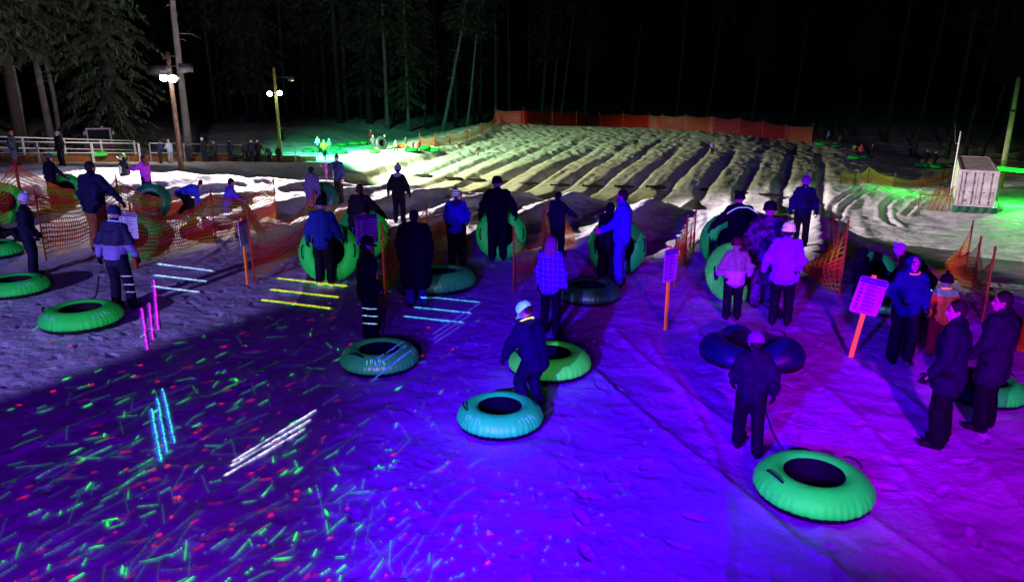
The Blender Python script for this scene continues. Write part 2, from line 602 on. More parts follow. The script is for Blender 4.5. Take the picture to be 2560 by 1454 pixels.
def tube_meshes(n, lump=0.0, seed=0):
    rs = np.random.RandomState(seed)
    ph = rs.rand(6) * 6.28
    def fold(a, i, r, z):
        k = max(0.0, (r - .44) / .18)
        w = math.sin(a * 17 + 1.3 * math.sin(a * 5)) * .0025 * k * k + math.sin(a * 44 + math.sin(a * 7)) * .0042 * k * k
        l = lump * (math.sin(2 * a + ph[0]) * .6 + math.sin(3 * a + ph[1]) * .5 + math.sin(5 * a + ph[2]) * .2)
        return r * (1 + l * .35) + w, z * (1 + l * .5) - w * .3
    cpts = [(.615, .085), (.634, .125), (.628, .175), (.598, .235), (.548, .285), (.485, .322), (.42, .335), (.365, .326), (.325, .302)]
    prof = []
    for (p0, p1, p2, p3) in zip([cpts[0]] + cpts[:-2], cpts[:-1], cpts[1:], cpts[2:] + [cpts[-1]]):
        for u in (0, .5):
            prof.append(tuple(.5 * ((2 * b_) + (-a_ + c_) * u + (2 * a_ - 5 * b_ + 4 * c_ - d_) * u * u + (-a_ + 3 * b_ - 3 * c_ + d_) * u ** 3) for a_, b_, c_, d_ in zip(p0, p1, p2, p3)))
    prof.append(cpts[-1])
    cover = MB().lathe(prof, n, fn=fold).mesh("cover")
    base = MB().lathe([(.622, .09), (.615, .05), (.58, .015), (.50, 0.0), (.02, 0.0)], n, fn=fold).mesh("base")
    seat = MB().lathe([(.332, .304), (.318, .300), (.305, .27), (.29, .18), (.22, .11), (.10, .08), (.01, .075)], n, fn=fold).mesh("seat")
    pr = []
    for a0 in (.35, 1.9, 3.5, 5.0):
        b = MB()
        for i in range(5):
            for (u0, u1, w0, w1) in (((.05, .35, .05, .95), (.5, .8, .0, .7)) if i % 2 else ((.15, .55, .25, 1.0),)):
                vs = []
                for (u_, w_) in ((u0, w0), (u1, w0), (u1 + .35, w1), (u0 + .35, w1)):
                    aa = a0 + .115 * i + .085 * u_
                    r_, z_ = fold(aa, 0, .604 - .085 * (1 - w_), .238 + .072 * (1 - w_) ** .8)
                    vs.append((r_ * math.cos(aa), r_ * math.sin(aa), z_))
                b.add(vs, [(0, 3, 2, 1)])
        pr.append(b.mesh("printed_mark"))
    hs = []
    for s in (-1, 1):
        hs.append(MB().tube([(s * .515, -.14, .335), (s * .535, -.08, .362), (s * .54, 0, .37), (s * .535, .08, .362), (s * .515, .14, .335)], .013, 6).mesh("handle"))
    return cover, base, seat, hs, pr


TUBE_HI = tube_meshes(180)
TUBE_LO = tube_meshes(40)
TUBE_LUMP = tube_meshes(96, .55, 3)


def snow_tube(P, label, cover=None, dia=1.22, yaw=0.0, tilt=None, hi=True, group=None, fluor=True, rope_to=None, meshes=None, squash=1.0, marks=None, name="snow_tube"):
    """tilt: (direction yaw, angle) leans the tube up on its edge; its top faces that direction"""
    cover = cover or M_GREEN
    k = dia / 1.24
    t = empty(name, P, yaw, label=label, cat="snow tube", group=group)
    t.scale = (k, k * squash, k)
    me = meshes or (TUBE_HI if hi else TUBE_LO)
    c = link("cover", me[0], cover, t, own=True)
    if fluor: uvglow(c)
    link("base", me[1], M_RUBBER, t, own=True)
    link("seat", me[2], M_SEAT, t, own=True)
    if hi:
        for h in me[3]: link("handle", h, M_ROPE, t, own=True)
        if not tilt and marks:
            for h in me[4]: uvglow(link("printed_mark", h, marks, t, own=True))
    if tilt:
        d, ang = tilt
        q = Quaternion((0, 0, 1), d) @ Quaternion((1, 0, 0), ang) @ Quaternion((0, 0, 1), yaw)
        t.rotation_mode = 'QUATERNION'
        t.rotation_quaternion = q
        # rest the lowest rim on the snow
        lift = .62 * k * math.sin(ang)
        t.location = Vector(P) + Vector((0, 0, lift - .05))
    if rope_to is not None:
        Mi = (Matrix.LocRotScale(t.location, t.rotation_euler.to_quaternion(), t.scale)).inverted()
        b = Mi @ Vector(rope_to)
        a = Vector((b.x, b.y, 0)).normalized() * .56; a.z = .30
        pts = [a.lerp(b, q) + Vector((0, 0, -.12 * math.sin(math.pi * q))) for q in np.linspace(0, 1, 9)]
        MB().tube(pts, .013, 6).build("tow_rope", M_ROPE, t)
    return t


def drop(px, py, dz=0.0):
    p = on_ground(px, py); p.z += dz
    return p


# ------------------------------------------------------------------ lane nets
def net_material(name, c1, c2, c3, cell=.085, wire=.30, period=.75):
    """plastic barrier net: grid of strands with the holes left open; broad bands of two colours"""
    m = bpy.data.materials.new(name); m.use_nodes = True
    N, L = nodes(m)
    b = N["Principled BSDF"]; out = N["Material Output"]
    b.inputs["Roughness"].default_value = .5
    uv = N.new("ShaderNodeUVMap")
    sp = N.new("ShaderNodeSeparateXYZ"); L.new(uv.outputs[0], sp.inputs[0])

    def mth(op, a, bb=None):
        q = N.new("ShaderNodeMath"); q.operation = op
        for i, s in enumerate((a, bb)):
            if s is None: continue
            if isinstance(s, (int, float)): q.inputs[i].default_value = s
            else: L.new(s, q.inputs[i])
        return q.outputs[0]
    masks = []
    for ax in (0, 1):
        f = mth('FRACT', mth('DIVIDE', sp.outputs[ax], cell))
        masks.append(mth('LESS_THAN', f, wire))
    # bands: yellow edge strips and red fields of denser weave
    bnd = mth('FRACT', mth('DIVIDE', sp.outputs[1], period))
    cr = N.new("ShaderNodeValToRGB"); cr.color_ramp.interpolation = 'EASE'
    e = cr.color_ramp.elements
    e[0].position = 0.0; e[0].color = (*c3, 1)
    e[1].position = .24; e[1].color = (*c2, 1)
    for p, c in ((.34, c1), (.74, c1), (.86, c2), (1.0, c3)):
        q = e.new(p); q.color = (*c, 1)
    L.new(bnd, cr.inputs[0]); L.new(cr.outputs[0], b.inputs["Base Color"])
    dense = mth('MULTIPLY', mth('GREATER_THAN', bnd, .30), mth('LESS_THAN', bnd, .80))
    fine = mth('MAXIMUM', mth('LESS_THAN', mth('FRACT', mth('DIVIDE', sp.outputs[0], cell / 3)), .24),
               mth('LESS_THAN', mth('FRACT', mth('DIVIDE', sp.outputs[1], cell / 3)), .24))
    a = mth('MAXIMUM', mth('MAXIMUM', masks[0], masks[1]), mth('MULTIPLY', dense, fine))
    tr = N.new("ShaderNodeBsdfTransparent"); mx = N.new("ShaderNodeMixShader")
    tl = N.new("ShaderNodeBsdfTranslucent"); L.new(cr.outputs[0], tl.inputs[0])
    m2 = N.new("ShaderNodeMixShader"); m2.inputs[0].default_value = .35
    L.new(b.outputs[0], m2.inputs[1]); L.new(tl.outputs[0], m2.inputs[2])
    L.new(a, mx.inputs[0]); L.new(tr.outputs[0], mx.inputs[1]); L.new(m2.outputs[0], mx.inputs[2])
    L.new(mx.outputs[0], out.inputs["Surface"])
    return m


M_NET = net_material("orange_net_plastic", (.80, .04, .025), (.90, .30, .015), (.90, .55, .015))
M_NETR = net_material("red_net_plastic", (.45, .008, .010), (.45, .008, .010), (.45, .01, .010), .12, .45, 10)
M_NETY = net_material("yellow_net_plastic", (.30, .07, .01), (.36, .15, .01), (.36, .19, .01), .12, .40, .8)
M_POST = mat("red_bamboo_post", (.30, .02, .015), .6, .25, 9.0, .3, 20.0)
M_DPOST = mat("dark_post", (.06, .025, .015), .7, .25, 9.0, .3, 20.0)


def net_mesh(pts, heights, sag=.28, low=.03, per=14, rows=10, bulge=.12, seed=0, foot=.0):
    """pts: post feet, heights: net height at each post"""
    rs = np.random.RandomState(seed)
    vs, uvs, fs = [], [], []
    u = 0; cols = 0
    for i in range(len(pts) - 1):
        a, b = Vector(pts[i]), Vector(pts[i + 1])
        L_ = (b - a).length
        nx = Vector((-(b - a).y, (b - a).x, 0)).normalized()
        sg = sag * (0.75 + .5 * rs.rand()); bl = bulge * (rs.rand() * 2 - 1)
        for j in range(per + 1):
            if i and j == 0: continue
            t = j / per
            p = a.lerp(b, t)
            g = max(gz1(p.x, p.y), p.z - 5)
            h = heights[i] * (1 - t) + heights[i + 1] * t
            s_ = math.sin(math.pi * t)
            top = h - sg * (s_ ** .8) + .02 * math.sin(t * 31 + i)
            bot = low + foot * s_ + .03 * math.sin(t * 17 + 2 * i)
            for r_ in range(rows + 1):
                w = r_ / rows
                off = nx * (bl * s_ * math.sin(math.pi * (.15 + .75 * (1 - w))) + .02 * math.sin(9 * t + 5 * w))
                q = Vector((p.x, p.y, g + bot + (top - bot) * w)) + off
                vs.append(q); uvs.append((u + L_ * t, w * 1.06 + .02))
            cols += 1
        u += L_
    for c in range(cols - 1):
        for r_ in range(rows):
            k = c * (rows + 1) + r_
            fs.append((k, k + rows + 1, k + rows + 2, k + 1))
    me = bpy.data.meshes.new("net")
    O = Vector(pts[0])
    me.from_pydata([tuple(p - O) for p in vs], [], fs)
    lay = me.uv_layers.new(name="UVMap")
    for p in me.polygons:
        for li, vi in zip(p.loop_indices, p.vertices): lay.data[li].uv = uvs[vi]
    me.polygons.foreach_set('use_smooth', [True] * len(fs))
    return me, O


def net_fence(pts, heights, label, mat_=None, post=None, posth=None, group=None, fluor=True, lean=0.0, pr=.022, name="barrier_net", **kw):
    pts = [Vector(p) for p in pts]
    me, O = net_mesh(pts, heights, **kw)
    t = empty(name, O, 0, label=label, cat="net fence", group=group)
    n = link("net", me, mat_ or M_NET, t)
    if fluor: uvglow(n)
    for i, p in enumerate(pts):
        h = (posth[i] if posth else heights[i] + .12)
        d = Vector((random.uniform(-1, 1), random.uniform(-1, 1), 0)) * lean
        q = MB().tube([p - O + Vector((0, 0, -.15)), p - O + d * h * .5 + Vector((0, 0, h * .5)), p - O + d * h + Vector((0, 0, h))], pr, 8).build("post", post or M_POST, t)
        if fluor: uvglow(q)
    return t


def lane_net(pixels, tops, label, **kw):
    """pixels: feet of the posts in the photo, tops: rows of their heads"""
    P = [on_ground(a, b) for a, b in pixels]
    H = [max(.5, top_height(p, t)) for p, t in zip(P, tops)]
    return net_fence(P, [h - .10 for h in H], label, posth=H, group="nets between the tubing lanes", name="lane_net", **kw)


lane_net([(345, 668), (540, 607), (692, 548)], [508, 474, 441], "long sagging orange lane net with a rule board at its near post", sag=.42, seed=1, bulge=.3)
lane_net([(116, 650), (309, 578), (470, 530)], [474, 436, 470], "yellow and red lane net beside the person in tan trousers", sag=.35, seed=2, bulge=.2)
lane_net([(-110, 600), (62, 545), (250, 505)], [470, 398, 470], "leftmost lane net with one thick red leaning stake", sag=.38, seed=3, pr=.045)
lane_net([(636, 706), (792, 610), (908, 560)], [524, 472, 455], "drooping red lane net left of the boy in the blue jacket", sag=.36, seed=4, bulge=.2)
lane_net([(962, 735), (1070, 640), (1155, 588)], [556, 508, 478], "lane net behind the bulky person in the long black coat", sag=.4, seed=5, bulge=.5)
lane_net([(1284, 728), (1358, 648), (1412, 600)], [565, 506, 520], "narrow lane net left of the person in the plaid jacket", sag=.5, seed=6, bulge=.6)
lane_net([(1684, 716), (1712, 660), (1733, 632)], [594, 536, 520], "twisted lane net behind the rule sign with the orange post", sag=.62, seed=7, bulge=.7)
lane_net([(2098, 742), (2084, 688), (2071, 652)], [548, 560, 530], "lane net hanging in peaks right of the pale lavender jacket", sag=.62, seed=8, bulge=.8)
lane_net([(2456, 800), (2430, 726), (2410, 690)], [616, 590, 550], "rightmost lane net near the two men in dark coats", sag=.6, seed=9, bulge=-.7)

# red fence along the crest of the far hill
tops = [(1240, 310, 268), (1310, 312, 270), (1380, 314, 270), (1440, 316, 270), (1497, 317, 276), (1556, 319, 277), (1622, 321, 279), (1655, 323, 281), (1715, 326, 282), (1778, 330, 284), (1845, 336, 288), (1905, 343, 295), (1965, 350, 305), (2028, 358, 308)]
P = [on_ground(a, b) for a, b, c in tops]
P = [Vector((p.x, p.y, gz1(p.x, p.y))) for p in P]
HH = [min(2.6, max(1.6, top_height(p, c))) for p, (a, b, c) in zip(P, tops)]
net_fence(P, [h - .35 for h in HH], "long red net fence along the crest of the far hill", M_NETR, mat("red_fence_post", (.5, .10, .06), .5), posth=HH, fluor=False, lean=.06, pr=.035, name="hill_fence", sag=.22, per=6, rows=4)
tops = [(1050, 366, 345), (1088, 366, 343), (1125, 362, 340), (1168, 352, 331), (1203, 337, 313), (1236, 313, 286)]
P = [on_ground(a, b) for a, b, c in tops]
net_fence(P, [1.15] * 6, "orange net fence climbing the left shoulder of the far hill", M_NETY, M_POST, posth=[1.5] * 6, fluor=False, pr=.06, name="hill_fence", sag=.25, per=6, rows=4)
tops = [(2100, 460), (2136, 462), (2168, 460), (2235, 468), (2302, 470), (2356, 455), (2384, 440)]
P = [on_ground(a, b) for a, b in tops]
net_fence(P, [1.3, 1.0, 1.5, .9, .85, 1.0, .9], "slack yellow net fence on the snow left of the container", M_NETY, M_DPOST, posth=[1.25, 1.2, 1.3, 1.3, 1.2, 1.2, 1.1], fluor=False, pr=.05, name="field_fence", sag=.22, per=6, rows=4)

# ------------------------------------------------------------------ lift walkway: railing, side boards
M_WHITE = mat("white_painted_metal", (.72, .70, .66), .4, .12, 5.0, .15, 18.0)
M_GALV = mat("galvanised_metal", (.45, .46, .46), .4, .2, 6.0, .15, 18.0, .5, .6)
M_BOARD = mat("brown_side_board", (.22, .075, .02), .7, .3, 4.0, .35, 16.0)
M_BELT = mat("grey_lift_belt", (.10, .10, .11), .7, .2, 3.0, .3, 20.0)


def railing(pts, label, m, step, h=1.05, mid=.50, r=.035, name="railing"):
    pts = [Vector(p) for p in pts]
    t = empty(name, pts[0], 0, label=label, cat="railing")
    L_ = (pts[-1] - pts[0]).length
    n = max(2, int(L_ / step))
    O = pts[0]
    foot = []
    for i in range(n + 1):
        q = i / n * (len(pts) - 1)
        k = min(int(q), len(pts) - 2)
        p = pts[k].lerp(pts[k + 1], q - k)
        foot.append(p - O)
        MB().box(p - O + Vector((0, 0, h / 2 - .15)), (r * 2, r * 2, h + .3)).build("post", m, t, smooth=False)
    up = Vector((0, 0, 1))
    MB().tube([p + up * h for p in foot], r * .9, 6).build("top_rail", m, t)
    MB().tube([p + up * mid for p in foot], r * .8, 6).build("middle_rail", m, t)
    return t


RA = on_ground(-60, 409); RB = on_ground(352, 404); RC = on_ground(796, 402)
railing([RA, RB], "white wooden railing behind the penguin figure", M_WHITE, 3.1, 1.30, .62, .055)
railing([RA + Vector((-1.6, 2.6, .1)), RB + Vector((-1.6, 2.6, .0))], "second white railing on the far side of the lift, behind the first", M_WHITE, 2.9, 1.30, .62, .05)
railing([RB + Vector((.6, .4, 0)), RC], "thin grey metal railing along the lift below the floodlights", M_GALV, 2.7, 1.30, .60, .04)
bt = empty("tube_lift", RA, 0, label="brown boarded conveyor lift carrying tubes behind the railings", cat="conveyor lift")
for nm, off, wd, ht, m_ in (("side_board", .25, .10, .42, M_BOARD), ("belt", 1.2, 1.5, .30, M_BELT), ("side_board", 2.2, .10, .42, M_BOARD)):
    vs, fs = [], []
    seq = [RA, RA.lerp(RB, .5), RB, RB.lerp(RC, .5), RC]
    dirn = (RC - RA).normalized(); nx = Vector((-dirn.y, dirn.x, 0)).normalized()
    b_ = MB()
    for a, b in zip(seq[:-1], seq[1:]):
        pa, pb = a - RA + nx * off, b - RA + nx * off
        q = []
        for p in (pa, pb):
            for sx, z in ((-.5, -.5), (.5, -.5), (.5, ht), (-.5, ht)):
                q.append(p + nx * sx * wd + Vector((0, 0, z)))
        b_.add(q, [(0, 4, 5, 1), (1, 5, 6, 2), (2, 6, 7, 3), (3, 7, 4, 0), (3, 2, 1, 0), (4, 5, 6, 7)])
    b_.build(nm, m_, bt, smooth=False)
NX, DIRN = nx, dirn
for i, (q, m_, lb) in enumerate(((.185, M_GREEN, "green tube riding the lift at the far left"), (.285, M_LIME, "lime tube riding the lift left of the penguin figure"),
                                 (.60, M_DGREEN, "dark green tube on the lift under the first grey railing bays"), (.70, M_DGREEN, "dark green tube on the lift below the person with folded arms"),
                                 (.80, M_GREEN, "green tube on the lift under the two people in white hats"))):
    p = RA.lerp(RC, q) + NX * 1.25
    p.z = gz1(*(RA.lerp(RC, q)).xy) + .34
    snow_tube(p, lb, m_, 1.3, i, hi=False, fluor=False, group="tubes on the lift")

# ------------------------------------------------------------------ lamp poles
M_WOOD = mat("weathered_pole_wood", (.12, .075, .045), .8, .35, 3.0, .5, 12.0)
M_WOODG = mat("grey_pole_wood", (.30, .24, .13), .8, .3, 3.0, .5, 12.0)
M_LAMPB = mat("black_lamp_housing", (.02, .02, .02), .5)


def lamp_pole(xy, top_py, base_off, label, lamps, m=M_WOOD):
    x, y = xy
    z0 = gz1(x, y) - .3
    P = Vector((x, y, z0))
    h = top_height(P, top_py)
    t = empty("lamp_pole", P, 0, label=label, cat="lamp pole")
    MB().tube([(0, 0, 0), (0, 0, h * .5), (0, 0, h)], [.165, .14, .115], 12).build("pole", m, t)
    MB().box((0, 0, lamps[0][0][2] - z0 + .02), (1.1, .10, .10)).build("crossarm", M_WOOD, t, smooth=False)
    for (lp, col, strn, aim) in lamps:
        c = Vector(lp) - P
        d = Vector(aim).normalized()
        q = d.to_track_quat('Z', 'Y').to_matrix()
        lh = MB()
        lh.box(c - d * .10, (.46, .36, .20), q)
        lh.build("lamp_housing", M_LAMPB, t, smooth=False)
        f = MB(); f.ellip(c + d * .05, (.25, .21, .10), q, 16, 8)
        f.build("lamp_lens", glow("lit_lamp", col, strn), t)
    return t


lamp_pole(POLE1, 130, 0, "wooden lamp pole with one white floodlight beside the pale tree trunk",
          [((POLE1[0] + .24, POLE1[1] - .32, 4.6), (1, .93, 1), 90, (.5, -.8, -.25)), ((POLE1[0] - .22, POLE1[1] - .34, 4.65), (1, .93, 1), 90, (-.2, -.9, -.3))])
lamp_pole(POLE2, 170, 0, "green lit lamp pole with a violet and a green floodlight",
          [((POLE2[0] - .45, POLE2[1] - .25, 3.45), (1, .72, 1), 80, (-.2, -.9, -.2)), ((POLE2[0] + .42, POLE2[1] - .25, 3.5), (.55, 1, .72), 80, (.4, -.8, -.2))], mat("green_lit_pole_wood", (.30, .30, .06), .8, .3, 3.0, .5, 12.0))  # green lamplight put into the wood colour of this pole


def light_blocker(L, az0, az1, cut, pole):
    """curved blocker added in front of a floodlight to cut its light; nothing above the cut angle passes"""
    r, h = .60, .42
    O = pole.location
    b = MB(); vs, fs = [], []
    n = 40
    for i in range(n + 1):
        a = R(az0 + (az1 - az0) * i / n)
        zb = -r * math.tan(R(cut(az0 + (az1 - az0) * i / n) if callable(cut) else cut))
        for (rr, z) in ((r, zb), (r, h), (r + .015, h), (r + .015, zb - .001)):
            vs.append(L - O + Vector((rr * math.cos(a), rr * math.sin(a), z)))
    for i in range(n):
        for k in range(4):
            fs.append((i * 4 + k, i * 4 + (k + 1) % 4, i * 4 + 4 + (k + 1) % 4, i * 4 + 4 + k))
    b.add(vs, fs)
    b.build("light_blocker", M_LAMPB, pole)
    MB().bar(L - O + Vector((.6 * math.cos(R((az0 + az1) / 2)), .6 * math.sin(R((az0 + az1) / 2)), .3)), Vector((0, 0, L.z - O.z + .3)), .03).build("bracket", M_LAMPB, pole)  # arm holding the added blocker


LP1 = [o for o in COL.objects if o.get("category") == "lamp pole"]  # added blockers keep the floods off the trees and near snow
light_blocker(L_WHITE, -80, 75, lambda a: 4.2 + 2.9 * float(sstep(-20, -43, a)) + max(0, -43 - a) * .30, LP1[0])
light_blocker(L_LANES, -150, -5, 10.8, LP1[0])
light_blocker(L_CREAM, -70, 100, 5.2, LP1[1])
# unlit pole on the far right
pr = at_depth(2514, 384, 66); pr.z = gz1(pr.x, pr.y) - .3
h = top_height(pr, 195)
t = empty("utility_pole", pr, 0, label="tall bare utility pole behind the green light bar", cat="utility pole")
MB().tube([(0, 0, 0), (0, 0, h * .6), (.0, 0, h)], [.24, .21, .17], 12).build("pole", M_WOODG, t)
MB().box((-.05, -.2, h * .72), (.5, .12, .16)).build("bracket", M_LAMPB, t, smooth=False)

# ------------------------------------------------------------------ shipping container and things round it
M_CONT = mat("pale_container_paint", (.50, .44, .43), .55, .38, 1.3, .25, 6.0)
M_CDARK = mat("container_rod", (.22, .20, .20), .5, .25, 4.0)
CPX = on_ground(2432, 532)


def container(P, yaw):
    t = empty("shipping_container", P, yaw, label="pale pink grey shipping container with four door panels", cat="container")
    w, hh, ln, z0 = 2.44, 2.6, 12.1, .45
    e = .08
    f = MB()
    for sx in (-1, 1):
        for yy in (0, ln):
            f.box((sx * (w / 2 - e), yy, z0 + hh / 2), (.16, .16, hh))
        for zz in (z0 + .08, z0 + hh - .08): f.box((sx * (w / 2 - e), ln / 2, zz), (.14, ln - .17, .15))
    for yy in (0, ln):
        for zz in (z0 + .08, z0 + hh - .08): f.box((0, yy, zz), (w - .33, .13, .15))
    f.build("frame", M_CONT, t, smooth=False)
    # corrugated sides and roof
    for sx in (-1, 1):
        vs, fs = [], []
        n = 176
        for i in range(n + 1):
            y = .09 + (ln - .18) * i / n
            d = (0, .036, .036, 0)[i % 4]
            for z in (z0 + .15, z0 + hh - .15): vs.append((sx * (w / 2 - .03 - d), y, z))
        for i in range(n): fs.append((2 * i, 2 * i + 2, 2 * i + 3, 2 * i + 1) if sx > 0 else (2 * i, 2 * i + 1, 2 * i + 3, 2 * i + 2))
        MB().add(vs, fs).build("side_panel", M_CONT, t, smooth=False)
    vs, fs = [], []
    for i in range(161):
        y = .07 + (ln - .14) * i / 160
        d = (0, .02, .02, 0)[i % 4]
        for x in (-w / 2 + .15, w / 2 - .15): vs.append((x, y, z0 + hh - .03 - d))
    for i in range(160): fs.append((2 * i, 2 * i + 1, 2 * i + 3, 2 * i + 2))
    MB().add(vs, fs).build("roof", mat("weathered_container_roof", (.36, .30, .29), .7, .3, 1.2, .3, 9.0), t, smooth=False)
    MB().box((0, ln / 2, z0 + .06), (w - .4, ln - .3, .06)).build("floor", M_CDARK, t, smooth=False)
    MB().box((0, ln - .02, z0 + hh / 2), (w - .34, .05, hh - .32)).build("end_wall", M_CONT, t, smooth=False)
    for s in (-1, 1):
        d = MB()
        pw = (w - .34) / 2
        cx = s * (pw / 2 + .006)
        # panel with three pressed recesses
        for k in range(4):
            zc = z0 + .16 + (hh - .32) * (k + .5) / 4
            d.box((cx, .0, zc), (pw - .02, .05, (hh - .32) / 4 - .10))
        d.box((cx, .02, z0 + hh / 2), (pw - .01, .04, hh - .33))
        door = d.build("door", M_CONT, t, smooth=False)
        for ox in (-.27, .27):
            rr = MB(); x = cx + ox * pw * 1.6 * .6
            rr.bar((x, -.055, z0 + .10), (x, -.055, z0 + hh - .10), .022)
            for zz in (.35, .95, 1.7, 2.3): rr.box((x, -.045, z0 + zz), (.12, .05, .10))
            rr.box((x + .10 * s, -.07, z0 + 1.05), (.30, .03, .05))
            rr.build("lock_rod", M_CDARK, door)
    MB().box((-.62, -.032, z0 + .42), (.22, .006, .20)).build("plate", M_CDARK, t, smooth=False)
    return t


CYAW = R(-29)
ct = container(CPX, CYAW)
CM = Matrix.Translation(CPX) @ Matrix.Rotation(CYAW, 4, 'Z')
M_TARP = mat("green_tarp", (.02, .10, .05), .6, .3, 2.0, .6, 3.0)
tb = MB(); 
for i in range(25):
    x = -1.35 + 2.9 * i / 24
    tb.add([], [])
vs, fs = [], []
for i in range(31):
    x = -1.35 + 2.8 * i / 30
    for k in range(6):
        z = .46 - .46 * k / 5
        vs.append((x, -.16 - .22 * (k / 5) ** 2 + .05 * math.sin(i * 1.1 + k * .4), z))
for i in range(30):
    for k in range(5):
        a = i * 6 + k; fs.append((a, a + 1, a + 7, a + 6))
o = MB().add(vs, fs).build("tarp", M_TARP); o.matrix_world = CM
o.location = CPX; o.rotation_euler = (0, 0, CYAW)
so = o.modifiers.new("t", 'SOLIDIFY'); so.thickness = .02
tag(o, "dark green tarp skirt under the container doors", "tarp")
# white sheet at right of the container
vs = []
fs = []
for i in range(9):
    for k in range(9):
        u_, w_ = i / 8, k / 8
        vs.append((1.30 + .15 * w_ + .55 * u_ * w_, .3 + 1.1 * u_, 1.9 * (1 - w_) * (1 - .55 * u_) + .1 + .08 * math.sin(5 * u_ + 4 * w_)))
for i in range(8):
    for k in range(8):
        a = i * 9 + k; fs.append((a, a + 9, a + 10, a + 1))
o = MB().add(vs, fs).build("sheet", mat("white_sheet", (.6, .6, .6), .7)); o.location = CPX; o.rotation_euler = (0, 0, CYAW)
o.modifiers.new("t", 'SOLIDIFY').thickness = .02
tag(o, "pale plastic sheet hanging at the right corner of the container", "sheet")
# pole with a drooping cable at the container's far left corner
pt = CM @ Vector((-1.5, 2.4, 0)); pt.z = gz1(pt.x, pt.y)
t = empty("mast", pt, 0, label="slim white mast rising beside the container's left side", cat="mast")
MB().tube([(0, 0, 0), (.0, 0, 3), (.02, 0, 5.6)], [.07, .06, .05], 8).build("pole", M_WHITE, t)
MB().tube([Vector((.02, 0, 4.9)).lerp(Vector((4.2, 8, 5.9)), q) + Vector((0, 0, -.9 * math.sin(math.pi * q))) for q in np.linspace(0, 1, 14)], .025, 6).build("cable", M_GALV, t)
# wooden rack and stakes left of the container
rk = CM @ Vector((-2.5, .6, 0)); rk.z = gz1(rk.x, rk.y)
t = empty("stake_rack", rk, CYAW, label="low wooden rack full of leaning stakes left of the container", cat="rack")
f = MB()
for x in (-1.0, 1.0):
    f.box((x, 0, .55), (.09, .09, 1.1))
f.box((0, 0, 1.08), (2.15, .08, .09)); f.build("frame", M_BOARD, t, smooth=False)
for i in range(11):
    x = -.1 + .11 * i
    MB().bar((x - .35, -.2 - .05 * (i % 3), -.05), (x + .12, .2, 1.7 + .12 * math.sin(i * 2.1)), .03).build("stake", M_BOARD, t)
# green light bar
la = at_depth(2494, 421, 57); lb_ = at_depth(2720, 443, 53)
t = empty("light_bar", la, 0, label="glowing green light bar at the right edge of the snow", cat="light bar")
MB().bar((0, 0, 0), lb_ - la, .14).build("tube", glow("green_light_tube", (.004, 1.0, .02), 3.0), t)
hb = MB(); hb.box((lb_ - la) * .5 + Vector((0, .12, .0)), ((lb_ - la).length, .08, .16), Vector((lb_ - la)).to_track_quat('X', 'Z').to_matrix())
hb.build("housing", M_LAMPB, t, smooth=False)
for q in (0.03, .97):
    p = (lb_ - la) * q; hs_ = MB(); hs_.bar(p + Vector((0, .14, 0)), Vector((p.x, p.y + .14, gz1(la.x + p.x, la.y + p.y) - la.z)), .05)
    hs_.build("stand", M_LAMPB, t)
point("light_bar_glow", (la + (lb_ - la) * .3 + Vector((-.2, -.5, -.5)))[:], 2000, (.03, 1.0, .06), .3)
point("light_bar_glow", (la + Vector((-4.2, 5.0, -.9)))[:], 300, (.03, 1.0, .06), .3)

# ------------------------------------------------------------------ stopping mats at the foot of the far hill
M_MAT = mat("black_rubber_mat", (.012, .012, .012), .8, .3, 3.0, .4, 9.0)
mats_px = [(1058, 442), (1132, 449), (1192, 453), (1255, 458), (1322, 462), (1400, 466), (1480, 468), (1560, 470), (1640, 471), (1760, 477), (1842, 484), (1926, 491)]
mm0 = None
for i, (a, b) in enumerate(mats_px):
    p = on_ground(a, b); p.z += .06
    if mm0 is None:
        vs, fs = [], []
        for j in range(7):
            for k in range(5):
                vs.append((-.85 + 1.7 * j / 6, -.5 + 1.0 * k / 4, .06 * math.sin(j * 1.3) * math.cos(k)))
        for j in range(6):
            for k in range(4):
                q = j * 5 + k; fs.append((q, q + 5, q + 6, q + 1))
        mm0 = MB().add(vs, fs).build("stopping_mat", M_MAT)
        mm0.modifiers.new("t", 'SOLIDIFY').thickness = .08
        o = mm0
    else:
        o = mm0.copy(); COL.objects.link(o)
    o.location = p + Vector((0, 0, .10)); o.rotation_euler = (R(2), R(2), R(-14 + 3 * (i % 3)))
    lab = ["leftmost black stopping mat at the foot of the far hill", "black stopping mat second from the left at the hill foot", "black mat third from the left at the hill foot", "black mat fourth from the left at the hill foot", "black mat fifth from the left at the hill foot", "black mat sixth from the left, behind the dark person with a hand out", "black mat sixth from the right at the hill foot", "black mat fifth from the right, behind the man in the blue jacket", "black mat fourth from the right at the hill foot", "black mat third from the right at the hill foot", "black mat second from the right, behind the black cap", "rightmost black stopping mat, left of the navy coat"][i]
    tag(o, lab, "mat", "stopping mats at the foot of the hill")

# ------------------------------------------------------------------ people
M_SKIN = mat("skin", (.70, .40, .32), .5, .08, 8.0, .1, 30.0, .35)
M_EYE = mat("dark_eye", (.01, .01, .01), .2)
M_HAIRD = mat("dark_hair", (.015, .010, .008), .55, .3, 30.0, .5, 60.0, .4)
M_HAIRB = mat("blond_hair", (.50, .34, .22), .5, .3, 26.0, .5, 50.0, .4)
M_HAIRR = mat("auburn_hair", (.16, .045, .02), .5, .3, 26.0, .5, 50.0, .4)
M_BOOT = mat("black_boot", (.006, .006, .007), .6, .2, 6.0, .2, 14.0)
M_GLOVE = mat("black_glove", (.008, .008, .010), .7, .2, 8.0, .3, 20.0)
BLACK = (.006, .006, .010); NAVYC = (.006, .007, .026)


